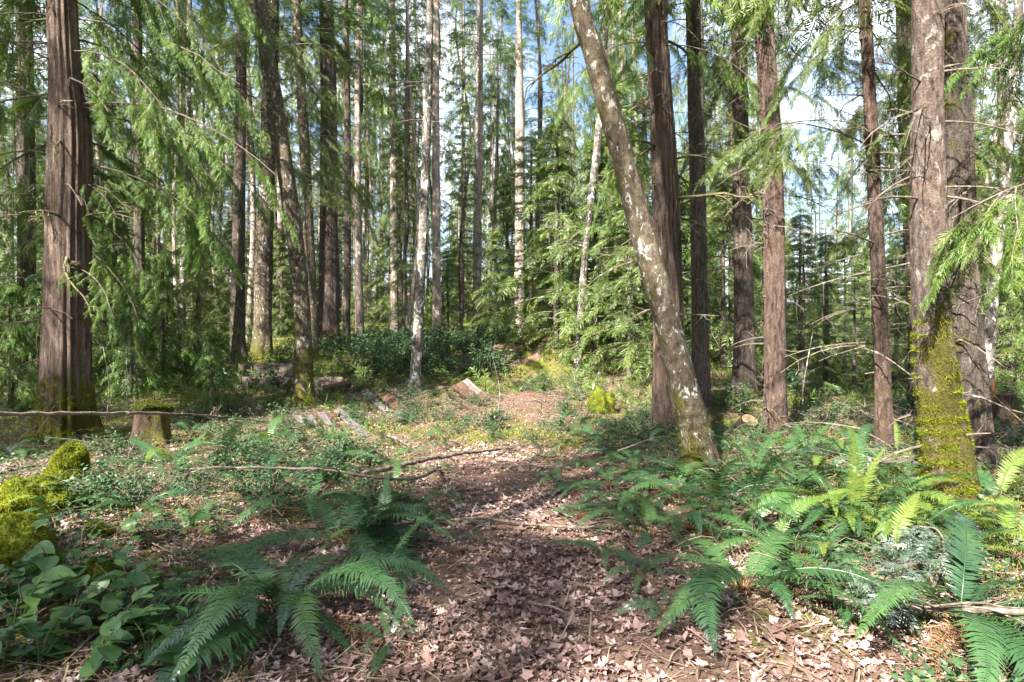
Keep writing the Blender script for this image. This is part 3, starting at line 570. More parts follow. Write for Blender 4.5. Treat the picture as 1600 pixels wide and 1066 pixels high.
yl = [  # px, metres, height factor, kind: the young trees the photo shows
    (870, 17.5, 1.15, 0), (930, 16.5, 1.05, 0), (985, 15.5, 1.0, 0), (830, 21, 1.2, 1), (955, 20, 1.5, 0), (1005, 19, 1.4, 1), (775, 24, 0.8, 0), (1130, 18, 1.0, 0), (1075, 20, 1.3, 2),
    (1255, 15, 0.62, 1), (1290, 17.5, 0.75, 0), (1335, 16, 0.55, 1), (1320, 22, 0.8, 1), (1400, 17, 0.7, 0), (1425, 21, 1.0, 1), (1250, 24, 1.1, 0), (1350, 29, 0.95, 0), (1395, 33, 0.9, 1), (1290, 34, 1.0, 1),
    (1580, 12.5, 0.65, 0), (1600, 17, 1.2, 1), (1545, 19, 1.0, 0), (1480, 24, 1.3, 0), (1640, 14, 0.9, 2),
    (205, 13.5, 0.55, 2), (255, 14.5, 0.7, 2), (310, 15.5, 0.8, 0), (330, 12.5, 0.35, 2), (180, 18, 1.0, 2), (60, 14, 0.6, 2), (15, 12, 0.55, 2), (365, 21, 0.8, 0), (130, 15, 0.8, 0), (-40, 15, 1.0, 0),
    (560, 30, 0.6, 0), (700, 33, 0.7, 1), (650, 36, 0.7, 0), (590, 40, 0.9, 0), (440, 30, 0.9, 0), (480, 36, 1.0, 1), (300, 27, 1.2, 0), (230, 32, 1.3, 0), (100, 28, 1.3, 1)]
YL = []
for px, d, s, k in yl:
    q = ground_at(px, d); o = put(YNG[k], q, rg.random() * 6.28, (s * 1.05, s)); YL.append((o, s, k))
n = 0
while n < 110:
    d = 30 + 55 * rg.random(); px = rg.uniform(-100, 1700); q = ground_at(px, d); s = rg.uniform(0.7, 1.5)
    if 1225 < px < 1430: s = min(s, (0.13 * d + 1.6) / 6)
    put(YNG[rg.integers(0, 3)], q, rg.random() * 6.28, (s * 1.15, s)); n += 1

# trees beside and behind the viewpoint, whose crowns shade the path
SHADE = [(-3.4, -6, 0), (-3.0, -13, 1), (-1.6, -16.5, 0), (3.6, -7, 3), (4.4, -13, 1), (-12.2, -7, 3), (-13, -14, 0), (6.8, -3, 0), (-4.0, -17, 0), (3.9, -10, 0), (-11, -12, 0), (-11.2, -18, 1), (-11.4, -5.5, 3), (-15, -8, 4), (5.6, -9.5, 1), (7.2, -16, 0), (8.6, -7, 3), (9.4, -0.5, 1), (10.6, 4.5, 3), (-15.2, 0.5, 0), (-2.4, -24, 1), (2.6, -22, 0), (-7.0, -25, 0), (12, -12, 4), (-13.4, 3.8, 3)]
for s_, t_, k in SHADE:
    x = s_ * math.cos(SUN_LEFT) + t_ * math.sin(SUN_LEFT); y = -s_ * math.sin(SUN_LEFT) + t_ * math.cos(SUN_LEFT)
    put(FAR[k], (x, y, gz(x, y)), rg.random() * 6.28, (1.0, 0.85), 'tall conifer standing beside the viewpoint, shading the path', 'conifers shading the path')

# ------------------------------------------------------------------ sword ferns
def frond_mesh(seed, e0, e1, mat, L=1.0, n=58, width=0.125, yaw=0.0):
    rg = np.random.default_rng(seed); k = 26; t = np.linspace(0, 1, k); e = R(e0) + (R(e1) - R(e0)) * t ** 0.9
    st = L / (k - 1); side = yaw * t ** 2 + 0.12 * np.sin(t * rg.uniform(3, 8) + rg.random() * 6); e = e + 0.10 * np.sin(t * rg.uniform(4, 9) + rg.random() * 6) * t
    dirv = np.stack([np.cos(e) * np.cos(side), np.cos(e) * np.sin(side), np.sin(e)], -1)
    P = np.vstack([[0, 0, 0], np.cumsum(dirv[:-1] * st, axis=0)]); mb = MB()
    V, F = tube(P, np.linspace(0.0045, 0.0012, k), 3); mb.add(V, F, 0, 0.95)
    tw = rg.normal(0, 0.25)
    for i in range(n):
        tt = 0.13 + 0.87 * i / n; l_ = L * width * min(1.0, 0.55 + 1.6 * (tt - 0.13)) * (1 - max(0, (tt - 0.45) / 0.56)) ** 0.8
        if l_ < 0.004: continue
        p = np.array([np.interp(tt, t, P[:, c]) for c in range(3)]); Tn = norm(np.array([np.interp(tt, t, dirv[:, c]) for c in range(3)]))
        B = norm(np.cross([0, 0, 1.0], Tn)); N = np.cross(Tn, B); B, N = B * math.cos(tw) + N * math.sin(tw), N * math.cos(tw) - B * math.sin(tw)
        for sd in (-1, 1):
            if rg.random() < 0.025: continue
            a = R(80 - 24 * tt + rg.normal(0, 4)); d = Tn * math.cos(a) + B * sd * math.sin(a) + N * rg.normal(0.06, 0.07)
            q = norm(np.cross(N, d)); w = L * 0.0068 * (0.7 + 0.3 * l_ / (L * width)); l2 = l_ * rg.uniform(0.88, 1.06); dn = -N * l2 * rg.uniform(0.02, 0.34) + Tn * l2 * rg.uniform(0.0, 0.16)
            W = [p - q * w * 0.7, p + q * w * 0.7, p + d * l2 * 0.45 + q * w + N * l2 * 0.04, p + d * l2 * 0.45 - q * w + N * l2 * 0.04, p + d * l2 + dn]
            rv = np.clip(0.42 + 0.2 * tt + rg.normal(0, 0.18), 0, 1); mb.add(W, [(0, 1, 2, 3)], 0, rv)
            mb.F[-1] = mb.F[-1]; o = mb.n - 5; mb.F.append(np.array([[o + 3, o + 2, o + 4]])); mb.M.append(np.array([0])); 
    return mb.mesh('frond', [mat], True)
ARC = [(72, -18), (62, -35), (55, -50), (48, -42), (40, -30), (66, -58), (34, -34), (28, -22), (76, 5), (50, -68), (58, -25), (44, -55), (36, -45), (68, -40)]
FROND = [frond_mesh(200 + k, a, b, 'fern_green', yaw=random.uniform(-0.9, 0.9), width=random.uniform(0.10, 0.14)) for k, (a, b) in enumerate(ARC)]
FROND_SUNLIT = [frond_mesh(220 + k, a, b, 'fern_sunlit', yaw=random.uniform(-0.5, 0.5)) for k, (a, b) in enumerate(ARC[:6])]
FROND_UP = [frond_mesh(240, 88, 60, 'fern_sunlit', width=0.10), frond_mesh(241, 84, 40, 'fern_sunlit')]
FROND_D = [frond_mesh(230 + k, a, b, 'fern_dead', n=32) for k, (a, b) in enumerate([(12, -25), (5, -10), (20, -40)])]
FROND_BIG = [frond_mesh(260 + k, a, b, 'fern_green', n=64, width=random.uniform(0.12, 0.145), yaw=random.uniform(-0.5, 0.5)) for k, (a, b) in enumerate([(58, -52), (50, -58), (44, -46), (38, -44), (62, -40), (52, -50), (30, -36), (66, -62)])]
NF = 0
def fern(px, py, size, nf, label, group=None, mat='green', dirs=None, dead=2, low=False):
    global NF; NF += 1; rg = np.random.default_rng(500 + NF); b = gp(px, py)
    root = link('sword_fern', None, None, b, (0, 0, rg.random() * 6.28 if dirs is None else 0)); tag(root, label, 'fern', group)
    link('crown', CORE, root, (0, 0, 0.0), None, size)
    bank = {'green': FROND, 'yellow': FROND_SUNLIT, 'mixed': FROND + FROND_SUNLIT[:3], 'big': FROND_BIG}[mat]
    for i in range(nf):
        a = (i + rg.uniform(-0.35, 0.35)) / nf * 6.283 if dirs is None else R(dirs[i % len(dirs)] + rg.normal(0, 8))
        k = rg.choice([2, 3, 4, 5, 6, 7, 9, 11, 12]) if low and mat != 'big' else rg.integers(0, len(bank)); k = min(k, len(bank) - 1)
        link('frond', bank[k], root, (0.03 * math.cos(a) * size, 0.03 * math.sin(a) * size, 0.02), (rg.normal(0, 0.16), rg.normal(0, 0.14), a), float(size * rg.uniform(0.55, 1.15)))
    for i in range(dead):
        link('dead_frond', FROND_D[rg.integers(0, 3)], root, (0, 0, 0.015), (rg.normal(0, 0.08), rg.normal(0, 0.06), rg.random() * 6.28), float(size * rg.uniform(0.6, 0.95)))
    return root
mb = MB(); rgc = np.random.default_rng(1)
for q in range(26):
    a = rgc.random() * 6.28; r = rgc.uniform(0.0, 0.05); p = np.array([r * math.cos(a), r * math.sin(a), -0.02]); V, F = tube([p, p + [r * math.cos(a) * 0.4, r * math.sin(a) * 0.4, 0.07], p + [r * math.cos(a), r * math.sin(a), rgc.uniform(0.08, 0.13)]], [0.009, 0.007, 0.002], 4); mb.add(V, F, 0, rgc.random())
CORE = mb.mesh('fern_crown', ['fern_dead'])

GB = 'sword ferns of the forest floor'
GL = GB
FERNS = [
    (440, 962, 1.15, 19, 'large dark green sword fern spilling over the leaf litter beside the broad-leaved plants', None, 'big', (205, 222, 238, 250, 262, 272, 282, 292, 303, 315, 328, 345, 5, 185, 150, 110, 70, 30, 255), 3, False),
    (545, 852, 1.05, 17, 'tall arching sword fern with light catching its upper fronds, above the largest dark fern', None, 'big', (20, 45, 62, 0, -15, -30, -45, -60, 85, 110, 135, 165, 195, 30, -8, 70, -38), 3, False),
    (1160, 925, 1.0, 10, 'blue-green sword fern with long fronds hanging onto the path leaves', None, 'big', (222, 238, 262, 296, 306, 190, 330, 140, 60, 100), 1, True),
    (1500, 985, 0.98, 16, 'glossy sword fern growing under the fallen branch with grey needle sprays', None, 'big', (215, 240, 258, 275, 292, 310, 330, 350, 10, 30, 50, 75, 110, 150, 265, 300), 2, False),
    (1018, 838, 0.68, 9, 'small blue-green fern at the path edge below the leaning trunk', None, 'big', (180, 215, 250, 285, 320, 30, 100, 150), 1, True),
    (668, 812, 0.46, 6, 'little blue-green fern with two hanging fronds in the path leaves', None, 'green', (200, 255, 290, 320, 60, 130), 1, True),
    (742, 845, 0.30, 5, 'tiny pale fern in the middle of the leafy path', None, 'green', None, 0, True),
    (425, 700, 0.85, 11, 'sunlit pale fern drooping in front of the broken pallet', None, 'mixed', (200, 215, 235, 250, 300, 330, 20, 100, 150, 60, 270), 2, False),
    (262, 738, 0.85, 12, 'sword fern growing in front of the mossy broken stump', None, 'mixed', None, 2, False),
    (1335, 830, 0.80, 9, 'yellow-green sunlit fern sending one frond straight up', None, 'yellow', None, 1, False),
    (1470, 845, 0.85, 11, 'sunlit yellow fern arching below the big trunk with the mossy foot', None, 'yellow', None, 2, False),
    (930, 690, 0.75, 11, 'blue-green fern at the clearing edge in front of the pale-footed cedar', None, 'green', None, 1, True),
    (1210, 855, 0.80, 11, 'fern half in sun at the near edge of the right-hand fern bed', None, 'mixed', None, 1, False),
    (45, 640, 0.8, 9, 'bright fern growing against the left side of the thick red-brown cedar', None, 'mixed', None, 1, False),
    (345, 905, 0.5, 7, 'low dark fern poking out among the broad-leaved plants', None, 'green', None, 2, True),
    (1590, 870, 0.7, 10, 'yellowish fern right of the grey needle sprays on the ground', None, 'yellow', None, 1, False)]
for px, py, s, nf in ((955, 765, .8, 11), (1000, 735, .8, 10), (1060, 775, .75, 10), (1130, 800, .8, 11), (1075, 830, .65, 9), (1180, 745, .75, 10), (1240, 775, .85, 11), (1290, 742, .8, 11), (1330, 772, .8, 10), (1390, 800, .85, 11), (1180, 805, .75, 10), (1275, 820, .8, 10),
                      (960, 715, .7, 9), (1015, 700, .7, 9), (1150, 712, .7, 9), (1260, 712, .7, 9), (1330, 725, .7, 9), (1420, 760, .7, 9), (1100, 705, .65, 8), (1560, 790, .7, 9), (1400, 880, .6, 8), (1290, 880, .6, 8), (1220, 700, .6, 8), (1030, 680, .6, 8), (905, 735, .55, 8), (905, 810, .42, 7), (945, 870, .45, 7), (1000, 905, .5, 8), (1040, 960, .45, 7), (870, 760, .4, 7), (985, 800, .6, 9), (1050, 745, .7, 10), (1135, 765, .7, 10), (1230, 740, .75, 10), (1310, 800, .8, 10), (1365, 745, .7, 9), (1440, 800, .75, 10), (1350, 690, .6, 8), (1405, 715, .6, 8), (880, 700, .5, 8), (1590, 740, .6, 8), (1265, 850, .7, 9), (1160, 835, .7, 9), (1085, 680, .6, 8), (1145, 680, .6, 8), (1250, 930, .6, 9), (1330, 960, .55, 8), (1360, 850, .65, 9), (1430, 850, .7, 9), (1510, 870, .7, 9), (1010, 790, .6, 9), (950, 810, .5, 8), (900, 770, .45, 7), (1095, 760, .7, 9), (1480, 760, .6, 8), (1580, 700, .6, 8), (1000, 660, .5, 7), (900, 670, .5, 7), (960, 670, .5, 7)):
    FERNS.append((px, py, s, nf, 'sword fern in the dense bed between the leaning trunk and the mossy trunk', GB, 'mixed' if px > 1250 else 'green', None, 1, px < 1100))  # ferns in the sunny zone get sunlit-coloured fronds mixed in
for px, py, s, nf in ((600, 905, .5, 8), (640, 860, .42, 7), (610, 1010, .45, 7), (215, 800, .55, 8), (300, 835, .5, 8), (690, 740, .4, 6), (450, 775, .6, 9), (380, 720, .65, 9), (520, 760, .6, 9), (160, 780, .5, 7), (260, 770, .6, 8), (395, 815, .6, 8), (690, 700, .45, 7), (730, 665, .45, 7), (780, 690, .4, 6), (640, 715, .5, 7), (850, 720, .45, 7), (720, 640, .5, 7), (20, 720, .6, 8), (70, 700, .6, 8), (300, 680, .6, 8), (260, 660, .6, 8), (370, 680, .6, 8), (440, 690, .6, 8), (610, 730, .5, 8), (575, 665, .5, 7), (510, 690, .55, 8), (600, 640, .5, 7), (660, 640, .5, 7), (480, 800, .75, 10), (590, 835, .75, 10), (560, 790, .7, 10), (510, 735, .75, 10), (350, 740, .75, 9), (470, 750, .7, 9), (395, 775, .65, 9), (330, 705, .6, 8), (120, 715, .55, 8), (545, 700, .6, 8), (640, 800, .6, 8), (480, 700, .6, 8), (150, 690, .5, 7), (190, 735, .55, 7), (620, 765, .5, 7), (600, 700, .5, 7), (640, 660, .5, 7), (690, 780, .45, 6), (660, 690, .5, 6), (560, 640, .55, 7), (600, 600, .6, 8), (690, 590, .6, 8), (540, 590, .6, 8), (730, 580, .6, 8), (830, 610, .5, 7), (870, 665, .5, 7)):
    FERNS.append((px, py, s, nf, 'sword fern in the brush between the left cedar and the path', GL, 'green', None, 2, False))
MARK = [(gp(1100, 742), 'the leaning lichen-blotched trunk'), (gp(1487, 778), 'the big trunk with the mossy foot'), (gp(1382, 712), 'the slender reddish trunk'), (gp(1212, 682), 'the reddish furrowed trunk'), (gp(1166, 668), 'the tan sawn stump'), (gp(1046, 672), 'the pale-footed cedar'),
        (gp(1518, 731), 'the dark mossy trunk'), (gp(1410, 930), 'the grey needle sprays'), (gp(940, 645), 'the moss-capped stump'), (gp(236, 697), 'the mossy broken stump'), (gp(108, 688), 'the thick red-brown cedar'), (gp(98, 762), 'the shaggy mossy stump'), (gp(505, 672), 'the broken pallet'),
        (gp(468, 636), 'the curved mossy trunk'), (gp(680, 735), 'the slim fallen log'), (gp(445, 965), 'the largest dark fern'), (gp(648, 612), 'the slim pale leaning trunk'), (gp(740, 625), 'the split reddish slab'), (gp(615, 645), 'the collapsed planks'), (gp(1320, 668), 'the cut brush heap'), (gp(905, 585), 'the thin pale leaning trunk'), (ground_at(410, 19.5), 'the lichen-spotted trunk'), (ground_at(812, 27), 'the bleached bare trunk'), (gp(1538, 660), 'the pale trunk with the torn foot'), (gp(530, 770), 'the thin curved pale branch')]
def near(p):
    m_, ph = min(MARK, key=lambda q: (q[0] - Vector(p)).length); d = Vector(p) - m_
    return ('behind ' if d.y > abs(d.x) and d.length > 0.5 else 'in front of ' if -d.y > abs(d.x) and d.length > 0.5 else 'right of ' if d.x > 0 else 'left of ') + ph
for o, s_, k in YL: o['label'] = ('low ' if s_ < 0.7 else 'tall ' if s_ > 1.1 else 'bushy ') + 'young ' + ('hemlock with soft drooping branches ', 'fir with stiff level branches ', 'cedar with hanging sprays ')[k] + near(o.location)
for a in FERNS:
    o = fern(*a)
    if a[5]: o['label'] = ('small ' if a[2] < 0.66 else 'full ') + ('sunny-green ' if a[6] == 'mixed' else 'dark green ') + 'sword fern ' + near(o.location)
uf = link('frond', FROND_UP[0], None); bpy.data.objects.remove(uf)
for o in list(COL.objects):
    if o.name.startswith('sword_fern') and 'straight up' in o.get('label', ''):
        link('frond', FROND_UP[0], o, (0, 0, 0.02), (0.0, 0.0, 0.6), 0.85); link('frond', FROND_UP[1], o, (0, 0, 0.02), (0, 0, -o.rotation_euler.z + 0.4), 0.7)

# ------------------------------------------------------------------ broad-leaved plants (front left) and shrubs on the slope
def leaf_mesh(seed, mat, L=1.0, W=0.62, fold=0.12, curl=0.18):
    rg = np.random.default_rng(seed); ts = np.linspace(0, 1, 8); V = []; F = []
    for t in ts:
        w = W * 0.5 * (math.sin(math.pi * min(1, t ** 0.75)) ** 0.8 if 0 < t < 1 else 0.0) + (0.004 if t in (0, 1) else 0); z = -curl * t * t + rg.normal(0, 0.008)
        for sx in (-1, -0.5, 0, 0.5, 1): V.append((L * t, sx * w, L * (z + fold * abs(sx) * w * 1.6 + rg.normal(0, 0.006))))
    for i in range(7):
        for j in range(4): F.append((i * 5 + j, i * 5 + j + 1, i * 5 + j + 6, i * 5 + j + 5))
    b = MB(); b.add(V, F, 0, 0.5); V2, F2 = tube([(-0.18, 0, 0.0), (0, 0, 0.0), (0.9, 0, -curl * 0.8)], [0.012, 0.012, 0.004], 3); b.add(V2, F2, 0, 0.95)
    return b.mesh('leaf', [mat])
LEAF = [leaf_mesh(300 + k, 'salal_leaf', 1, random.uniform(0.66, 0.86), random.uniform(0.05, 0.25), random.uniform(0.05, 0.35)) for k in range(6)]
def broadleaf(px, py, h, nl, label, group, spread=0.16):
    global NF; NF += 1; rg = np.random.default_rng(800 + NF); b = gp(px, py); root = link('broadleaf_plant', None, None, b); tag(root, label, 'plant', group)
    for s in range(max(2, nl // 5)):
        a = rg.random() * 6.28; top = np.array([math.cos(a) * spread * rg.uniform(0.5, 1.3), math.sin(a) * spread * rg.uniform(0.5, 1.3), h * rg.uniform(0.6, 1.1)])
        P = spline([(0, 0, -0.02), tuple(top * [0.3, 0.3, 0.55] + rg.normal(0, 0.01, 3)), tuple(top)], 8); m_ = MB(); V, F = tube(P, np.linspace(0.004, 0.002, 8), 5); m_.add(V, F, 0, 0.5)
        link('stem', m_.mesh('stem', ['bark_mossy_twig']), root)
        for q in range(5):
            p = P[min(7, 2 + q)]; ya = a + (q % 2 * 2 - 1) * rg.uniform(0.5, 1.4) if q < 4 else a
            link('leaf', LEAF[rg.integers(0, 6)], root, tuple(p), (rg.normal(0, 0.25), rg.normal(-0.05, 0.3), ya), float(rg.uniform(0.075, 0.145)))
BL = [(40, 905, .30, 15), (95, 930, .32, 20), (30, 985, .28, 20), (110, 1000, .28, 20), (60, 1045, .22, 20), (150, 1050, .22, 20), (205, 960, .28, 20), (240, 1000, .26, 20), (225, 1045, .22, 15), (265, 935, .26, 15), (310, 985, .24, 10), (175, 905, .3, 15), (10, 940, .3, 15), (290, 1055, .18, 10), (140, 965, .3, 15), (185, 1005, .28, 20), (0, 1050, .25, 20)]
MARK += [(gp(42, 812), 'the rounded mossy boulder'), (gp(18, 888), 'the lowest mossy mound'), (gp(150, 905), 'the olive moss lump'), (gp(345, 905), 'the low dark fern')]
for a in BL: broadleaf(*a, 'broad-leaved ground plant ' + near(gp(a[0], a[1])), 'broad-leaved plants of the front patch')
for px, py, h, nl, lab in ((90, 850, .36, 10, 'leggy broad-leaved sprig growing beside the mossy boulders'), (235, 860, .3, 10, 'broad-leaved sprig in the dry litter beyond the front patch'), (345, 850, .28, 10, 'broad-leaved sprig standing below the thin bare fallen branch')): broadleaf(px, py, h, nl, lab, None)

def shrub_mesh(seed, R_, Hh, nl, mat, ls=0.085):
    rg = np.random.default_rng(seed); mb = MB(); lt = []
    for k in range(3):
        w = 0.27; lt.append((np.array([(0, 0, 0), (0.45, w, 0.05), (1, 0, -0.12), (0.45, -w, 0.05), (0.5, 0, 0.0)]), np.array([(0, 4, 1), (1, 4, 2), (2, 4, 3), (3, 4, 0)])))
    tips = []
    for s in range(16):
        a = rg.random() * 6.28; r = R_ * rg.random() ** 0.6; top = np.array([r * math.cos(a), r * math.sin(a), Hh * (1 - 0.5 * (r / R_) ** 2) * rg.uniform(0.6, 1.1)])
        P = spline([(top[0] * 0.1, top[1] * 0.1, 0), tuple(top * 0.5 + rg.normal(0, 0.05, 3)), tuple(top)], 7); V, F = tube(P, np.linspace(0.008, 0.003, 7), 3); mb.add(V, F, 1, 0.4); tips.append(P)
    T_ = np.concatenate([p[2:] for p in tips]); idx = rg.integers(0, len(T_), nl); pos = T_[idx] + rg.normal(0, 0.05, (nl, 3)); d = rg.normal(0, 1, (nl, 3)); d[:, 2] *= 0.35
    place(mb, lt, pos, d, np.tile([0, 0, 1.0], (nl, 1)) + rg.normal(0, 0.25, (nl, 3)), ls * rg.uniform(0.6, 1.3, nl), 0, np.clip(rg.normal(0.45, 0.25, nl), 0, 1), rg, 0.4)
    return mb.mesh('shrub', [mat, 'bark_twig'], False)
SHRUB = [shrub_mesh(320 + k, 0.75, 0.75, 520, 'shrub_leaf') for k in range(4)]
rg = np.random.default_rng(31)
for q in range(95):
    px = rg.uniform(505, 780); d = rg.uniform(15.5, 26); p = ground_at(px, d); o = link('evergreen_shrub', SHRUB[q % 4], None, p, (0, 0, rg.random() * 6.28), float(rg.uniform(0.7, 1.25)))
    tag(o, 'glossy thicket shrub on the slope ' + near(p), 'shrub', 'shrubs of the slope thicket')
for q in range(34):
    px = rg.uniform(150, 520); d = rg.uniform(13.5, 24); p = ground_at(px, d); o = link('evergreen_shrub', SHRUB[q % 4], None, p, (0, 0, rg.random() * 6.28), float(rg.uniform(0.5, 1.0)))
    tag(o, 'dark evergreen shrub ' + near(p), 'shrub', 'shrubs behind the left cedar')
for q in range(40):
    px = rg.uniform(1110, 1660); d = rg.uniform(11.5, 24); p = ground_at(px, d); o = link('evergreen_shrub', SHRUB[q % 4], None, p, (0, 0, rg.random() * 6.28), float(rg.uniform(0.45, 0.9)))
    tag(o, 'low evergreen shrub ' + near(p), 'shrub', 'shrubs behind the right-hand trunks')

for q in range(105):
    if q < 45: px = rg.uniform(150, 620); py = rg.uniform(640, 800)
    elif q < 75: px = rg.uniform(560, 1000); py = rg.uniform(598, 690)
    else: px = rg.uniform(880, 1600); py = rg.uniform(640, 720)
    p = gp(px, py); o = link('low_shrub', SHRUB[q % 4], None, p, (0, 0, rg.random() * 6.28), float(rg.uniform(0.28, 0.55)))
    tag(o, 'knee-high leafy shrub ' + near(p), 'shrub', 'low shrubs of the mid-ground')
# ------------------------------------------------------------------ stumps, moss clumps, boards
BLADE = [(np.array([(0, -0.13, 0), (0, 0.13, 0), (1, 0, 0.0)]), np.array([(0, 1, 2)])), (np.array([(0, -0.12, 0), (0, 0.12, 0), (1, 0.1, 0.1)]), np.array([(0, 1, 2)]))]
def blob(seed, rx, ry, rz, amp=0.5, nu=44, nv=26):
    th = np.linspace(0, 2 * np.pi, nu, endpoint=False)[None, :]; ph = np.linspace(0.0, np.pi * 0.62, nv)[:, None]
    d = np.stack([np.sin(ph) * np.cos(th), np.sin(ph) * np.sin(th), np.cos(ph) + 0 * th], -1)
    r = 1 + amp * 2 * (fbm(d[..., 0] * 3.0 + seed, d[..., 1] * 3.0 + d[..., 2] * 3.4 + seed * 2, 4) - 0.5)
    V = d * r[..., None] * [rx, ry, rz]; V[..., 2] += rz * 0.28
    i = np.arange(nv - 1)[:, None] * nu; j = np.arange(nu)[None, :]; jn = (j + 1) % nu
    return V.reshape(-1, 3), np.stack([i + j, i + nu + j, i + nu + jn, i + jn], -1).reshape(-1, 4)
def fuzz(V, F, n, ln, rg, down=0.6):
    A = V[F]; c = np.cross(A[:, 1] - A[:, 0], A[:, 2] - A[:, 0]) + np.cross(A[:, 2] - A[:, 0], A[:, 3] - A[:, 0]); ar = np.linalg.norm(c, axis=1); pk = rg.choice(len(F), n, p=ar / ar.sum())
    w = rg.dirichlet((1, 1, 1, 1), n); pos = (A[pk] * w[..., None]).sum(1); N = norm(c[pk]); mb = MB()
    d = N + rg.normal(0, 0.45, (n, 3)); d[:, 2] -= down * rg.random(n)
    place(mb, BLADE, pos, d, norm(rg.normal(0, 1, (n, 3))), ln * rg.uniform(0.5, 1.4, n), 0, np.clip(0.5 + 0.9 * (fbm(pos[:, 0] * 9, pos[:, 1] * 9 + pos[:, 2] * 9) - 0.5) + rg.normal(0, 0.15, n), 0, 1), rg, 1.5); return mb
def mossy(name, cat, px, py, rx, ry, rz, label, seed, n=16000, core='stone', ln=0.02, tilt=(0, 0, 0)):
    b = gp(px, py); rg = np.random.default_rng(seed); V, F = blob(seed, rx, ry, rz); m_ = MB(); m_.add(V, F, 0, 0.4); root = link(name, None, None, b, tilt); tag(root, label, cat)
    link('stone' if core == 'stone' else 'wood', m_.mesh('core', ['moss_bed'], True, {'moss': np.ones(len(V))}), root); link('moss', fuzz(V, F, n, ln, rg).mesh('moss', ['moss_blade'], False), root)
mossy('mossy_boulder', 'boulder', 36, 815, .29, .25, .25, 'rounded boulder covered in bright green moss, behind the lowest mossy mound', 1, 20000)
mossy('mossy_boulder', 'boulder', 10, 890, .26, .23, .25, 'moss-covered mound closest to the broad-leaved patch', 2, 20000)
mossy('mossy_stump', 'stump', 98, 762, .16, .15, .34, 'upright shaggy stump wholly wrapped in yellow-green moss', 3, 18000, 'rotten_wood', 0.026, (0.0, 0.18, 0))
mossy('moss_clump', 'moss', 150, 838, .09, .08, .07, 'small bright clump of moss in dry litter beside the mossy boulder', 4, 4000, 'rotten_wood', 0.018)
mossy('moss_clump', 'moss', 150, 905, .10, .09, .08, 'dull olive moss lump among the broad-leaved plants', 6, 2200, 'rotten_wood', 0.02)
mossy('mossy_stump', 'stump', 940, 645, .24, .22, .34, 'stump wrapped in yellow-green moss at the clearing\'s right edge', 5, 12000, 'cut_wood', 0.02)

def stump(px, py, r, h, label, top_mat, moss_amt, seed):
    b = gp(px, py); root = link('tree_stump', None, None, b); tag(root, label, 'stump'); rg = np.random.default_rng(seed)
    link('wood', trunk_mesh('wood', [(0, 0, 0), (0.0, 0, h * 0.5), (0.01, 0, h)], [r * 1.05, r * 0.95, r * 0.9], 32, 16, 'bark_stump', seed, 0.08, 0.35, m_side(0.5, moss_amt)), root)
    th = np.linspace(0, 6.283, 32, endpoint=False); m_ = MB(); V = [(0, 0, h + 0.01)]; F = []
    for k, rr in enumerate((0.5, 0.98)):
        for a in th: V.append((math.cos(a) * r * 0.9 * rr, math.sin(a) * r * 0.9 * rr, h + (rg.normal(0, 0.012) if top_mat != 'cut_wood' else 0)))
    for j in range(32): F.append((0, 1 + j, 1 + (j + 1) % 32, 0)); 
    m_.add(V, [(0, 1 + j, 1 + (j + 1) % 32) for j in range(32)], 0, 0.5); m_.F.append(np.array([(1 + j, 33 + j, 33 + (j + 1) % 32, 1 + (j + 1) % 32) for j in range(32)])); m_.M.append(np.zeros(32))
    link('top', m_.mesh('top', [top_mat]), root); return root
def trunk_tufts(key, ztop, n, ln, mat, face=None, seed=1):
    root, on = T[key]; rg = np.random.default_rng(seed); me = [c for c in root.children if c.name.startswith('trunk')][0].data
    V = np.empty(len(me.vertices) * 3); me.vertices.foreach_get('co', V); V = V.reshape(-1, 3); N = np.empty(len(me.vertices) * 3); me.vertices.foreach_get('normal', N); N = N.reshape(-1, 3)
    ok = np.where((V[:, 2] < ztop) & (V[:, 2] > 0))[0]; w = (1 - V[ok, 2] / ztop) ** 0.7 * np.clip(4 * (fbm(V[ok, 0] * 7 + V[ok, 2] * 2.3, V[ok, 1] * 7 + V[ok, 2] * 3.1, 3) - 0.38), 0, 1); pk = rg.choice(ok, n, p=w / w.sum())
    pos = V[pk] + rg.normal(0, 0.02, (n, 3)); pos -= N[pk] * np.sum((pos - V[pk]) * N[pk], axis=1, keepdims=True); d = N[pk] + rg.normal(0, 0.5, (n, 3)); d[:, 2] -= 0.9 * rg.random(n); mb = MB()
    place(mb, BLADE, pos, d, norm(rg.normal(0, 1, (n, 3))), ln * rg.uniform(0.5, 1.5, n), 0, np.clip(rg.normal(.5, .25, n), 0, 1), rg, 1.5); link('moss', mb.mesh('moss', [mat], False), root)
trunk_tufts('moss_r', 1.8, 9000, 0.022, 'moss_blade', seed=1); trunk_tufts('cedar_l', 1.0, 7000, 0.035, 'moss_blade', seed=2); trunk_tufts('curved', 1.2, 4000, 0.03, 'moss_dark', seed=3); trunk_tufts('lean', 0.8, 2500, 0.022, 'moss_dark', seed=4)
s1 = stump(236, 697, 0.22, 0.52, 'broken dark stump with a rounded mossy cap behind the thin bare pole', 'rotten_wood', 1.15, 61)
V, F = blob(12, .195, .18, .12, 0.8); link('moss', fuzz(V, F, 12000, .026, np.random.default_rng(4)).mesh('moss', ['moss_dark'], False), s1, (0, 0, 0.46)); m_ = MB(); m_.add(V, F, 0, .3); link('moss_bed', m_.mesh('moss_bed', ['moss_dark'], True), s1, (0, 0, 0.455))
s2 = stump(1166, 668, 0.15, 0.18, 'small low stump with a tan sawn face between two straight trunks', 'cut_wood', 0.1, 62); s2.rotation_euler = (R(38), 0, R(10))
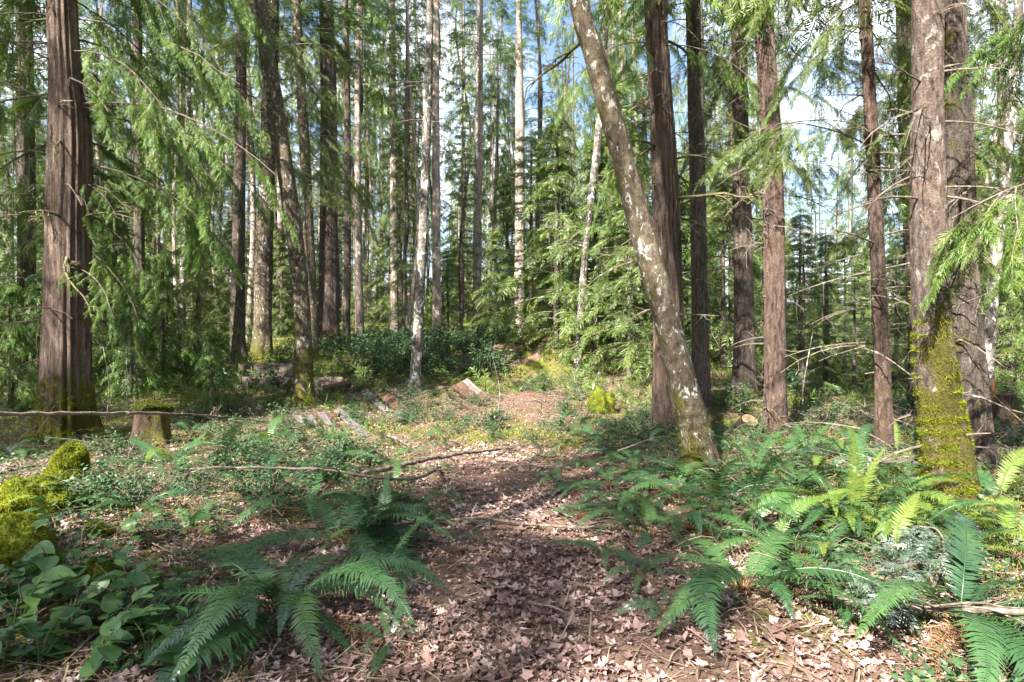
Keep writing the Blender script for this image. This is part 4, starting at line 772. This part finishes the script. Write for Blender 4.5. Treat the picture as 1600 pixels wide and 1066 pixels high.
stump(1560, 676, 0.24, 0.62, 'dark shaded stump right of the pale leaning trunk', 'rotten_wood', 0.6, 63)

def box_mesh(L, W, Tk, mat, seed, rough=0.004, warp=0.0, nx=14):
    rg = np.random.default_rng(seed); b = MB(); xs = np.linspace(-L / 2, L / 2, nx); V = []
    c = min(W, Tk) * 0.12
    prof = [(-W / 2 + c, -Tk / 2), (W / 2 - c, -Tk / 2), (W / 2, -Tk / 2 + c), (W / 2, Tk / 2 - c), (W / 2 - c, Tk / 2), (-W / 2 + c, Tk / 2), (-W / 2, Tk / 2 - c), (-W / 2, -Tk / 2 + c)]
    for x in xs:
        e = rg.normal(0, rough, 2)
        for y, z in prof: V.append((x + (rg.normal(0, rough * 3) if abs(x) > L / 2 - 1e-6 else 0), y + e[0], z + e[1] + warp * (x / L) ** 2))
    V.append((-L / 2, 0, 0)); V.append((L / 2, 0, 0)); F = [(i * 8 + j, i * 8 + (j + 1) % 8, i * 8 + 8 + (j + 1) % 8, i * 8 + 8 + j) for i in range(nx - 1) for j in range(8)]
    b.add(V, F, 0, 0.5); k = len(V); e = (nx - 1) * 8
    b.F.append(np.array([(k - 2, (j + 1) % 8, j) for j in range(8)] + [(k - 1, e + j, e + (j + 1) % 8) for j in range(8)])); b.M.append(np.zeros(16)); return b.mesh('plank', [mat], False)
def between(o, A, B, roll=0.0):
    A = Vector(A); B = Vector(B); x = (B - A).normalized(); y = Vector((0, 0, 1)).cross(x).normalized(); z = x.cross(y)
    M = Matrix((x, y, z)).transposed().to_4x4() @ Matrix.Rotation(roll, 4, 'X'); M.translation = (A + B) / 2; o.matrix_world = M; return o
def plank(name, label, cat, A, B, W, Tk, mat, roll=0.0, seed=1, parent=None, group=None, warp=0.0):
    L = (Vector(B) - Vector(A)).length; o = link(name, box_mesh(L, W, Tk, mat, seed, warp=warp), parent); between(o, A, B, roll)
    if label: tag(o, label, cat, group)
    return o
def lift(p, z): return Vector((p.x, p.y, p.z + z))
def standing(name, label, px0, px1, d, H_, Tk, mat, lean, seed):
    A, B = ground_at(px0, d), ground_at(px1, d); z = (A.z + B.z) / 2 + H_ * 0.5 * math.sin(lean) - 0.03; A.z = B.z = z
    plank(name, label, 'board', A, B, H_, Tk, mat, lean, seed)
standing('grey_board', 'brown weathered board standing on edge behind the pinkish board', 372, 468, 15.0, 0.5, 0.05, 'brown_board', R(76), 1)
standing('grey_board', 'long pinkish weathered board lying on edge behind the curved leaning trunk', 372, 534, 14.2, 0.36, 0.06, 'pink_board', R(62), 2)
plank('grey_board', 'low dark board end sticking out beside the pinkish board', 'board', lift(ground_at(505, 13.9), .12), lift(ground_at(548, 14.2), .16), 0.16, 0.12, 'rotten_wood', R(20), 3)
pal = link('broken_pallet', None, None, gp(505, 672)); tag(pal, 'broken pallet of short grey slats tilted against the mossy foot of the curved trunk', 'pallet')
pb = pal.location
def tilted(x0, y0, x1, y1, z0, z1): return gp(x0, y0) + Vector((0, 0, z0)), gp(x1, y1) + Vector((0, 0, z1))
for k, (x0, x1) in enumerate(((463, 480), (480, 498), (502, 520))):
    A, B = tilted(x0, 660, x1, 672, .15, .02); o = link('slat', box_mesh((B - A).length + 0.1, 0.12, 0.025, 'weathered_wood', 10 + k), pal); between(o, A - pb, B - pb)
for z0, y_ in ((0.13, 660), (0.045, 671)):
    A, B = tilted(455, y_, 530, y_, z0, z0); o = link('bearer', box_mesh((B - A).length, 0.07, 0.06, 'rotten_wood', 14), pal); between(o, A - pb, B - pb)
for k, (lab, x0, y0, x1, y1, z0, z1, W_, mt) in enumerate((
        ('long grey plank lying beside the broken pallet', 528, 652, 572, 684, .12, .01, .15, 'weathered_wood'),
        ('grey plank sticking out of the collapsed planks below the slope', 572, 628, 607, 647, .18, .03, .14, 'weathered_wood'),
        ('dark rotten plank in the collapsed heap below the slope', 598, 628, 640, 652, .16, .03, .24, 'rotten_wood'),
        ('greyish plank end lying lowest in the collapsed heap', 620, 648, 654, 655, .06, .02, .16, 'weathered_wood'))):
    A, B = tilted(x0, y0, x1, y1, z0, z1); plank('weathered_plank', lab, 'plank', A, B, W_, 0.04, mt, 0.1, 21 + k)
A, B = tilted(716, 622, 754, 628, .28, .0); plank('split_log', 'split reddish slab of wood propped up at the left edge of the clearing', 'log', A, B, 0.34, 0.10, 'rotten_wood', 0.5, 25)
A, B = tilted(726, 622, 762, 627, .38, .02); plank('split_log', 'thin grey slab leaning over the split reddish slab', 'log', A, B, 0.14, 0.05, 'weathered_wood', 0.6, 26)

# ------------------------------------------------------------------ fallen branches
def fallen(name, label, pts, r0, r1, mat='bark_twig', cat='branch', twigs=0, seed=1, group=None, seg=9, needles=None):
    P = spline([tuple(p) for p in pts], 40); rg = np.random.default_rng(seed); P[1:-1] += rg.normal(0, 0.25 * r0, (38, 3)); base = P.mean(0); base[2] = P[:, 2].min(); P = P - base
    mb = MB(); V, F = tube(P, np.linspace(r0, r1, 40) * (1 + rg.normal(0, 0.06, 40)), seg); mb.add(V, F, 0, 0.5); root = link(name, mb.mesh('branch', [mat]), None, tuple(base)); tag(root, label, cat, group)
    for q in range(twigs):
        i = rg.integers(5, 38); a = math.atan2(*(P[i] - P[i - 1])[[1, 0]]) + rg.choice([-1, 1]) * rg.uniform(0.4, 1.0)
        link('twig', DEAD[rg.integers(0, 6)], root, tuple(P[i]), (rg.normal(0, 0.3), rg.normal(-0.1, 0.15), a), float(rg.uniform(0.25, 0.7)))
    return root, P
def g(px, py, z=0.03): p = gp(px, py); p.z += z; return p
fallen('fallen_log', 'slim lichen-grey fallen log lying across the path below the clearing', [g(560, 768, .16), g(640, 745, .15), g(720, 724, .12), (g(802, 708, .08))], 0.03, 0.018, 'bark_twig', 'log', 3, 2)
fallen('fallen_branch', 'thin curved pale branch lying in front of the slim fallen log', [g(682, 738, .10), g(676, 762, .16), g(630, 790, .24), g(520, 796, .34), g(420, 797, .36), g(300, 790, .3)], 0.017, 0.010, 'bark_twig', 'branch', 6, 3)
p0 = at(-30, 647, 6.3); p1 = at(110, 646, 7.1); p2 = at(240, 646, 8.2); p3 = at(340, 651, 9.5); p4 = gp(432, 661)
fallen('bare_pole', 'long thin bare pole hanging across the foot of the thick red-brown cedar', [p0, p1, p2, p3, p4], 0.022, 0.012, 'bark_twig', 'branch', 4, 4)
fallen('fallen_branch', 'stout grey fallen branch running into the glossy fern on the right', [g(1250, 945, .08), g(1340, 968, .1), g(1430, 988, .13), g(1620, 1018, .2)], 0.012, 0.021, 'bark_twig', 'branch', 4, 5)
fallen('fallen_branch', 'thinner brown branch lying above the stout grey branch on the right', [g(1215, 918, .06), g(1300, 926, .08), g(1410, 938, .1)], 0.009, 0.011, 'bark_twig', 'branch', 3, 6)
fallen('fallen_branch', 'long thin stick lying across the middle of the path litter', [g(600, 828, .03), g(740, 820, .05), g(840, 830, .05), g(945, 836, .05)], 0.008, 0.012, 'bark_twig', 'branch', 6, 7)
fallen('fallen_branch', 'straight thin stick slanting down the path towards the small blue-green fern', [g(820, 775, .03), g(870, 805, .05), g(915, 832, .03)], 0.006, 0.009, 'bark_twig', 'branch', 2, 8)
fallen('fallen_branch', 'second thin stick slanting across the path near the clearing end', [g(785, 785, .03), g(810, 808, .04), g(842, 830, .03)], 0.006, 0.008, 'bark_twig', 'branch', 2, 9)
fallen('fallen_branch', 'short pale stick in the litter right of the slim fallen log', [g(778, 735, .03), g(820, 733, .05), g(860, 733, .06)], 0.012, 0.009, 'bark_twig', 'branch', 1, 10)
fallen('fallen_branch', 'pale stick resting on the blue-green ferns left of the leaning trunk', [g(965, 740, .25), g(1020, 728, .32), g(1050, 722, .3)], 0.011, 0.008, 'bark_twig', 'branch', 1, 11)
fallen('fallen_branch', 'whitish stick lying on dry grass left of the path below the planks', [g(600, 683, .04), g(620, 692, .06), g(638, 702, .05)], 0.02, 0.014, 'bark_birch', 'branch', 0, 12)
fallen('fallen_branch', 'grey branch half sunk in litter at the left of the mossy stump', [g(-20, 755, .05), g(20, 742, .06), g(60, 732, .05)], 0.022, 0.014, 'bark_twig', 'branch', 2, 13)
fallen('fallen_log', 'low brown log lying in front of the broken pallet', [g(330, 722, .04), g(390, 690, .06), g(450, 662, .06)], 0.05, 0.04, 'bark_cedar', 'log', 2, 14)
# the branch with grey needle sprays
nb, P = fallen('needle_branch', 'fallen conifer branch carrying grey-green needle sprays beside the stout grey branch', [g(1455, 940, .05), g(1475, 905, .16), g(1465, 880, .22), g(1430, 872, .22)], 0.010, 0.005, 'bark_twig', 'branch', 0, 15)
SPR_N = [spray_template(10, 0.030, 55, 0.1, 0.5, rg0) for _ in range(4)]
rg = np.random.default_rng(8); inv = nb.matrix_world.inverted()
for k, (px, py, z, s) in enumerate(((1380, 985, .18, .36), (1420, 950, .2, .36), (1440, 915, .2, .3), (1450, 880, .2, .28), (1405, 890, .16, .26), (1360, 960, .15, .3), (1480, 900, .2, .25))):
    c = g(px, py, z); m_ = MB(); N_ = 26; pos = np.array(tuple(c - nb.location)) + rg.normal(0, 0.05, (N_, 3)) * [1.2, 1, .5]; d = rg.normal(0, 0.7, (N_, 3)) + [-0.5, -0.5, -0.1]; d[:, 2] *= 0.5
    place(m_, SPR_N, pos, d, np.tile([0, 0, 1.0], (N_, 1)), s * 0.45 * rg.uniform(0.6, 1.2, N_), 0, np.clip(rg.normal(.45, .25, N_), 0, 1), rg, 0.6); link('spray', m_.mesh('spray', ['needles_grey'], False), nb)

STICK = [dead_branch_mesh(90 + k, 1.0, 6, 'bark_twig', 0.008) for k in range(5)]
def brush(px0, px1, py0, py1, n, label, seed, size=(0.8, 1.8), ht=0.35):
    rg = np.random.default_rng(seed); c = gp((px0 + px1) / 2, (py0 + py1) / 2); root = link('brush_pile', None, None, c); tag(root, label, 'brush pile')
    for q in range(n):
        p = gp(rg.uniform(px0, px1), rg.uniform(py0, py1)) - c; p.z += ht * rg.random() ** 1.5; link('branch', STICK[rg.integers(0, 5)], root, p, (rg.normal(0, 0.5), rg.normal(0, 0.3), rg.random() * 6.28), float(rg.uniform(*size)))
brush(1235, 1420, 645, 690, 70, 'heap of cut grey brush behind the slender reddish trunk', 1, (0.5, 1.1))
brush(1545, 1640, 680, 745, 50, 'pale dead brush piled behind the dark mossy trunk', 2, (0.4, 0.9))
brush(840, 1020, 610, 640, 46, 'tangle of dry twigs along the back of the clearing', 3, (0.6, 1.4))
brush(560, 720, 615, 650, 36, 'scatter of dry branches around the collapsed planks', 4, (0.5, 1.2), .2)
brush(150, 420, 690, 770, 46, 'dry branches strewn around the mossy broken stump', 5, (0.4, 0.9), .15)
brush(250, 560, 775, 835, 40, 'thin bare twigs lying along the thin curved pale branch', 6, (0.3, 0.7), .12)
brush(640, 960, 655, 760, 34, 'loose sticks scattered where the path meets the clearing', 7, (0.3, 0.8), .06)
brush(920, 1180, 690, 790, 26, 'dead twigs caught among the ferns left of the leaning lichen-blotched trunk', 8, (0.4, 0.9), .2)
brush(20, 200, 700, 790, 30, 'dry twigs strewn between the thick cedar and the shaggy mossy stump', 9, (0.3, 0.8), .1)
brush(180, 560, 655, 720, 44, 'grey slash of dead branches in front of the broken pallet', 11, (0.4, 1.0), .18)
brush(1080, 1420, 690, 800, 36, 'dead sticks lying through the ferns in front of the slender reddish trunk', 12, (0.4, 1.0), .25)
brush(620, 1180, 850, 1040, 22, 'thin dead sticks lying on the near path leaves', 10, (0.2, 0.55), .02)
rg = np.random.default_rng(14)
for k, (px, py, h, lab) in enumerate(((778, 645, 1.15, 'forked bare whitish sapling standing in the clearing'), (932, 640, 0.8, 'bent bare twig rising beside the moss-capped stump'), (200, 640, 2.0, 'tall bare leafless sapling between the cedar and the broken stump'), (165, 660, 1.7, 'crooked bare stem growing at the right foot of the thick cedar'), (215, 650, 1.5, 'thin grey bare stem just left of the mossy broken stump'), (385, 650, 1.0, 'small bare sapling in front of the pinkish board'), (1250, 660, 1.6, 'bare twiggy sapling between the reddish trunk and the brush heap'))):
    b = gp(px, py); root = link('bare_sapling', None, None, b); tag(root, lab, 'sapling'); P = spline([(0, 0, -.03), (rg.normal(0, .05), 0, h * .4), (rg.normal(0, .12), rg.normal(0, .05), h)], 14); m_ = MB(); V, F = tube(P, np.linspace(.014, .004, 14), 6); m_.add(V, F, 0, .5); link('stem', m_.mesh('stem', ['bark_birch']), root)
    for q in range(6): link('twig', STICK[q % 5], root, tuple(P[5 + q]), (rg.normal(0, .2), -rg.uniform(.5, 1.1), rg.random() * 6.28), float(rg.uniform(.25, .5) * h * .5))

# ------------------------------------------------------------------ litter
def leaf_outline(seed):
    rg = np.random.default_rng(seed); nlob = rg.integers(3, 6); k = 12; th = np.linspace(0, 6.283, k, endpoint=False); r = 0.5 * (0.72 + 0.28 * np.cos(nlob * th)) * rg.uniform(0.75, 1.2, k)
    V = np.stack([r * np.cos(th), r * np.sin(th) * rg.uniform(0.6, 0.95), np.zeros(k)], -1); c1, c2 = rg.normal(0, 0.7, 2); V[:, 2] = c1 * V[:, 0] ** 2 + c2 * V[:, 1] ** 2 + rg.normal(0, 0.05, k) + 0.25 * abs(V[:, 1])
    V = np.vstack([V, [[0, 0, 0]]]); return V, np.array([(k, i, (i + 1) % k) for i in range(k)])
LIT = [leaf_outline(400 + k) for k in range(8)]
LIT_S = [(np.array([(-.5, 0, 0), (0, .25, .08), (.5, 0, .02), (0, -.25, -.03)]), np.array([(0, 1, 2, 3)])), (np.array([(-.5, .1, 0.05), (0.1, .3, 0), (.45, -.1, .12), (-.1, -.3, 0)]), np.array([(0, 1, 2, 3)]))]
def scatter(n, d0, d1, power, rg, half=0.98):
    d = d0 + (d1 - d0) * rg.random(n) ** power; x = d * rg.uniform(-half, half, n); y = d; return x, y
rg = np.random.default_rng(55)
def litter(x, y, temps, s, name, mat, label, cat, rg, lift_=0.012, tilt=0.35, rnd=None, parent=None):
    n_ = len(x); pos = np.stack([x, y, height(x, y) + lift_ * (0.3 + rg.random(n_) * 1.4)], -1); a = rg.random(n_) * 6.283; d = np.stack([np.cos(a), np.sin(a), rg.normal(0, tilt * 0.6, n_)], -1)
    mb = MB(); place(mb, temps, pos, d, np.tile([0, 0, 1.0], (n_, 1)), s, 0, rg.random(n_) if rnd is None else rnd, rg, tilt); o = link(name, mb.mesh(name, [mat], False)); tag(o, label, cat, None, 'stuff'); return o
x, y = scatter(34000, 2.0, 9.5, 0.9, rg); keep = (fbm(x * 2.3 + 7, y * 2.3 + 2, 3) > 0.36) & (rg.random(len(x)) < 0.12 + 0.88 * np.clip(0.62 - moss_amount(x, y), 0, 0.6) / 0.5); x, y = x[keep], y[keep]
litter(x, y, LIT, 0.032 + 0.07 * rg.random(len(x)) ** 1.6, 'leaf_litter', 'dead_leaf', 'brown dry leaves covering the path', 'leaf litter', rg, 0.016, 0.35, np.clip(0.75 * rg.random(len(x)) + 0.9 * (fbm(x * 1.6, y * 1.6, 4) - 0.36), 0, 1))
x, y = scatter(80000, 2.0, 16, 0.9, rg); litter(x, y, LIT_S, rg.uniform(0.015, 0.045, len(x)), 'leaf_crumbs', 'dead_leaf', 'small broken bits of dry leaf between the larger leaves', 'leaf litter', rg, 0.012, 0.5)
ND = [(np.array([(-.5, -.012, 0), (.5, -.012, .03), (.5, .012, .03), (-.5, .012, 0)]), np.array([(0, 1, 2, 3)])), (np.array([(-.5, -.016, 0), (.1, .05, .02), (.5, .0, .03), (.1, .09, .02)]), np.array([(0, 1, 2, 3)]))]
x, y = scatter(60000, 2.0, 18, 1.0, rg); keep = rg.random(len(x)) < 1 - 0.85 * np.exp(-((x - 0.25) / 1.3) ** 2) * (1 - smooth(7, 10, y)); x, y = x[keep], y[keep]; litter(x, y, ND, rg.uniform(0.06, 0.30, len(x)), 'twig_litter', 'dead_needles', 'fine dry twigs and grass stalks strewn on the forest floor', 'twigs', rg, 0.025, 0.3)
x, y = scatter(160000, 2.2, 26, 0.85, rg, 1.0); f = moss_amount(x, y); keep = (f + 0.9 * (fbm(x * 2.2, y * 2.2, 4) - 0.5) > 0.56) & (rg.random(len(x)) < 0.85); x, y = x[keep], y[keep]; n_ = len(x)
pos = np.stack([x, y, height(x, y) - 0.004], -1); d = rg.normal(0, 0.6, (n_, 3)); d[:, 2] = np.abs(d[:, 2]) + 0.35; mb = MB()
place(mb, BLADE, pos, d, norm(rg.normal(0, 1, (n_, 3))), (0.03 + 0.0035 * y) * rg.uniform(0.5, 1.6, n_), 0, np.clip(0.45 + 0.8 * (fbm(x * 1.3 + 9, y * 1.3) - 0.5) + rg.normal(0, .15, n_), 0, 1), rg, 1.0)
tag(link('moss_carpet', mb.mesh('moss_carpet', ['moss_blade'], False)), 'low green moss and tiny plants growing over the forest floor', 'moss', None, 'stuff')
x = rg.uniform(1.8, 9.0, 26000); y = rg.uniform(3.2, 10, 26000); keep = (fbm(x * 0.9 + 5, y * 0.9, 3) > 0.47); x, y = x[keep], y[keep]
x2 = rg.normal(-0.6, 2.4, 6000); y2 = rg.normal(10.2, 1.5, 6000); kp = fbm(x2 * 1.3 + 3, y2 * 1.3, 4) > 0.55; x2, y2 = x2[kp], y2[kp]; x = np.concatenate([x, x2]); y = np.concatenate([y, y2]); n_ = len(x)
GRB = [(np.array([(0, -.03, 0), (0, .03, 0), (.55, .025, .0), (.55, -.025, .0), (1, 0.06, -.25)]), np.array([(0, 1, 2, 3), (3, 2, 4, 4)]))]
GRB = [(np.array([(0, -.03, 0), (0, .03, 0), (.5, .03, .04), (.5, -.03, .04)]), np.array([(0, 1, 2, 3)])), (np.array([(0, -.03, 0), (0, .03, 0), (1, .0, -.2), (.6, -.03, .0)]), np.array([(0, 1, 2, 3)]))]
pos = np.stack([x, y, height(x, y) - 0.004], -1); d = rg.normal(0, 0.7, (n_, 3)); d[:, 2] = np.abs(d[:, 2]) + 0.3; mb = MB()
place(mb, GRB, pos, d, norm(rg.normal(0, 1, (n_, 3))), rg.uniform(0.04, 0.15, n_), 0, np.clip(rg.normal(.5, .3, n_), 0, 1), rg, 1.0)
tag(link('grass', mb.mesh('grass', ['grass_blade'], False)), 'short yellow-green grass between the ferns and along the clearing', 'grass', None, 'stuff')
x, y = scatter(13000, 12, 60, 1.1, rg, 1.0); n_ = len(x); keep = fbm(x * 0.35, y * 0.35, 3) > 0.42; x, y = x[keep], y[keep]; n_ = len(x); pos = np.stack([x, y, height(x, y)], -1); d = rg.normal(0, 0.8, (n_, 3)); d[:, 2] = np.abs(d[:, 2]) + 0.2; mb = MB()
place(mb, SPR_HEM[:2], pos, d, norm(rg.normal(0, 1, (n_, 3))), rg.uniform(0.2, 0.6, n_), 0, np.clip(rg.normal(.5, .25, n_), 0, 1), rg, 1.0)
tag(link('undergrowth', mb.mesh('undergrowth', ['needles_hemlock'], False)), 'low green undergrowth covering the far forest floor', 'undergrowth', None, 'stuff')
x, y = scatter(14000, 3.4, 16, 0.85, rg, 0.95); keep = (fbm(x * 0.8 + 31, y * 0.8, 3) > 0.46) & (abs(x - 0.2) > 0.9 + 0.5 * rg.random(len(x)) - smooth(8, 10, y)); x, y = x[keep], y[keep]; n_ = len(x)
tt = np.linspace(0, 1, 6); w_ = 0.0024
DRY = []
for k in range(5):
    bend = 0.2 + 0.25 * k / 4; Pz = np.stack([tt, 0.12 * np.sin(tt * (2 + k)), bend * np.sin(np.pi * tt ** 0.9)], -1); Vd = np.concatenate([Pz + [0, w_ * 2, 0], Pz - [0, w_ * 2, 0], Pz + [0, 0, w_ * 3]]); Fd = []
    for i in range(5): Fd += [(i, i + 1, 6 + i + 1, 6 + i), (6 + i, 7 + i, 13 + i, 12 + i), (12 + i, 13 + i, i + 1, i)]
    DRY.append((Vd, np.array(Fd)))
pos = np.stack([x, y, height(x, y) - 0.005], -1); a = rg.random(n_) * 6.283; mb = MB(); place(mb, DRY, pos, np.stack([np.cos(a), np.sin(a), rg.uniform(-0.05, 0.5, n_)], -1), np.tile([0, 0, 1.0], (n_, 1)), rg.uniform(0.12, 0.42, n_), 0, np.clip(rg.normal(.45, .3, n_), 0, 1), rg, 0.5)
tag(link('dry_stems', mb.mesh('dry_stems', ['dry_stem'], True)), 'thin dry arching stems and twigs tangled over the forest floor', 'dry stems', None, 'stuff')
x, y = scatter(11000, 2.6, 19, 1.0, rg, 0.95); keep = (fbm(x * 0.7 + 11, y * 0.7 + 4, 3) > 0.44 + 0.06 * smooth(0, 2, -x) * (1 - smooth(9, 12, y))) & (abs(x - 0.2) > 1.1 + 0.6 * rg.random(len(x)) - 1.0 * smooth(8, 10, y)); x, y = x[keep], y[keep]; n_ = len(x)
LFT = [(np.array([(0, 0, 0), (0.45, 0.3, 0.05), (1, 0, -0.15), (0.45, -0.3, 0.05), (0.5, 0, 0.0)]), np.array([(0, 4, 1), (1, 4, 2), (2, 4, 3), (3, 4, 0)]))]
k5 = 7; xx = np.repeat(x, k5) + rg.normal(0, 0.05, n_ * k5); yy = np.repeat(y, k5) + rg.normal(0, 0.05, n_ * k5); pos = np.stack([xx, yy, height(xx, yy) + rg.uniform(0.01, 0.16, n_ * k5)], -1); d = rg.normal(0, 1, (n_ * k5, 3)); d[:, 2] *= 0.3; mb = MB()
place(mb, LFT, pos, d, np.tile([0, 0, 1.0], (n_ * k5, 1)) + rg.normal(0, 0.3, (n_ * k5, 3)), rg.uniform(0.02, 0.065, n_ * k5), 0, np.clip(rg.normal(.55, .3, n_ * k5), 0, 1), rg, 0.5)
tag(link('ground_cover', mb.mesh('ground_cover', ['shrub_leaf'], False)), 'small-leaved green seedlings and trailing plants between the ferns', 'ground cover', None, 'stuff')
# single large leaves one can pick out on the path
LM = []
for k, (V, F) in enumerate(LIT):
    m_ = MB(); m_.add(V, F, 0, random.random()); LM.append(m_.mesh('fallen_leaf', ['dead_leaf'], False))
rg = np.random.default_rng(66)
for q in range(150):
    d = rg.uniform(2.7, 4.6); px = rg.uniform(600, 1250); p = ground_at(px, d); o = link('fallen_leaf', LM[q % 8], None, (p.x, p.y, p.z + 0.022), (rg.normal(0, .25), rg.normal(0, .25), rg.random() * 6.28), float(rg.uniform(.08, .125)))
    tag(o, 'large dry curled brown leaf lying on top of the path litter', 'leaf', 'large dry leaves on the path')
# name each distant tree by the trunk it stands behind
COLS = [(105, 'the thick red-brown cedar'), (216, 'the thin grey trunk beside that cedar'), (285, 'the thin whitish stem'), (410, 'the lichen-spotted trunk'), (462, 'the curved mossy trunk'), (513, 'the straight twiggy conifer'), (616, 'the straight grey slope trunk'), (660, 'the slim pale leaning trunk'), (746, 'the pale sunlit slope trunk'), (812, 'the bleached bare trunk'),
        (908, 'the thin pale leaning trunk'), (1000, 'the leaning lichen-blotched trunk'), (1043, 'the pale-footed cedar'), (1092, 'the dark straight trunk'), (1160, 'the straight brown trunk'), (1208, 'the reddish furrowed trunk'), (1372, 'the slender reddish trunk'), (1455, 'the big trunk with the mossy foot'), (1505, 'the dark mossy trunk'), (1555, 'the pale trunk with the torn foot')]
SHORT = {'light green': 'tall light green conifer', 'dark barked': 'tall dark-barked conifer', 'slim': 'slim pale-barked conifer', 'twiggy': 'slim twiggy conifer', 'cedars': 'tall broad cedar', 'hemlocks': 'hemlock', 'firs': 'fir'}
for o in COL.objects:
    gname = o.get('group', '')
    if o.parent is None and o.location.y > 20 and gname.startswith((G1, G2, G3)) and 'young' not in o.get('label', '')[:9].replace('young hem', '').replace('young fir', '').replace('young ced', ''):
        if gname.startswith(G2) and not o['label'].endswith('under the tall trees'): continue
        px = CX + FPX * o.location.x / o.location.y; ph = min(COLS, key=lambda c: abs(c[0] - px))[1]; k = gname.split(', ')[-1]
        base = SHORT[k] if gname.startswith(G1) else ('half-grown ' if gname.startswith(G3) else 'bushy young ') + {'hemlocks': 'hemlock', 'firs': 'fir', 'cedars': 'cedar'}[k]
        o['label'] = base + (' deep in the stand' if o.location.y > 48 else ' in the stand close') + ' behind ' + ph
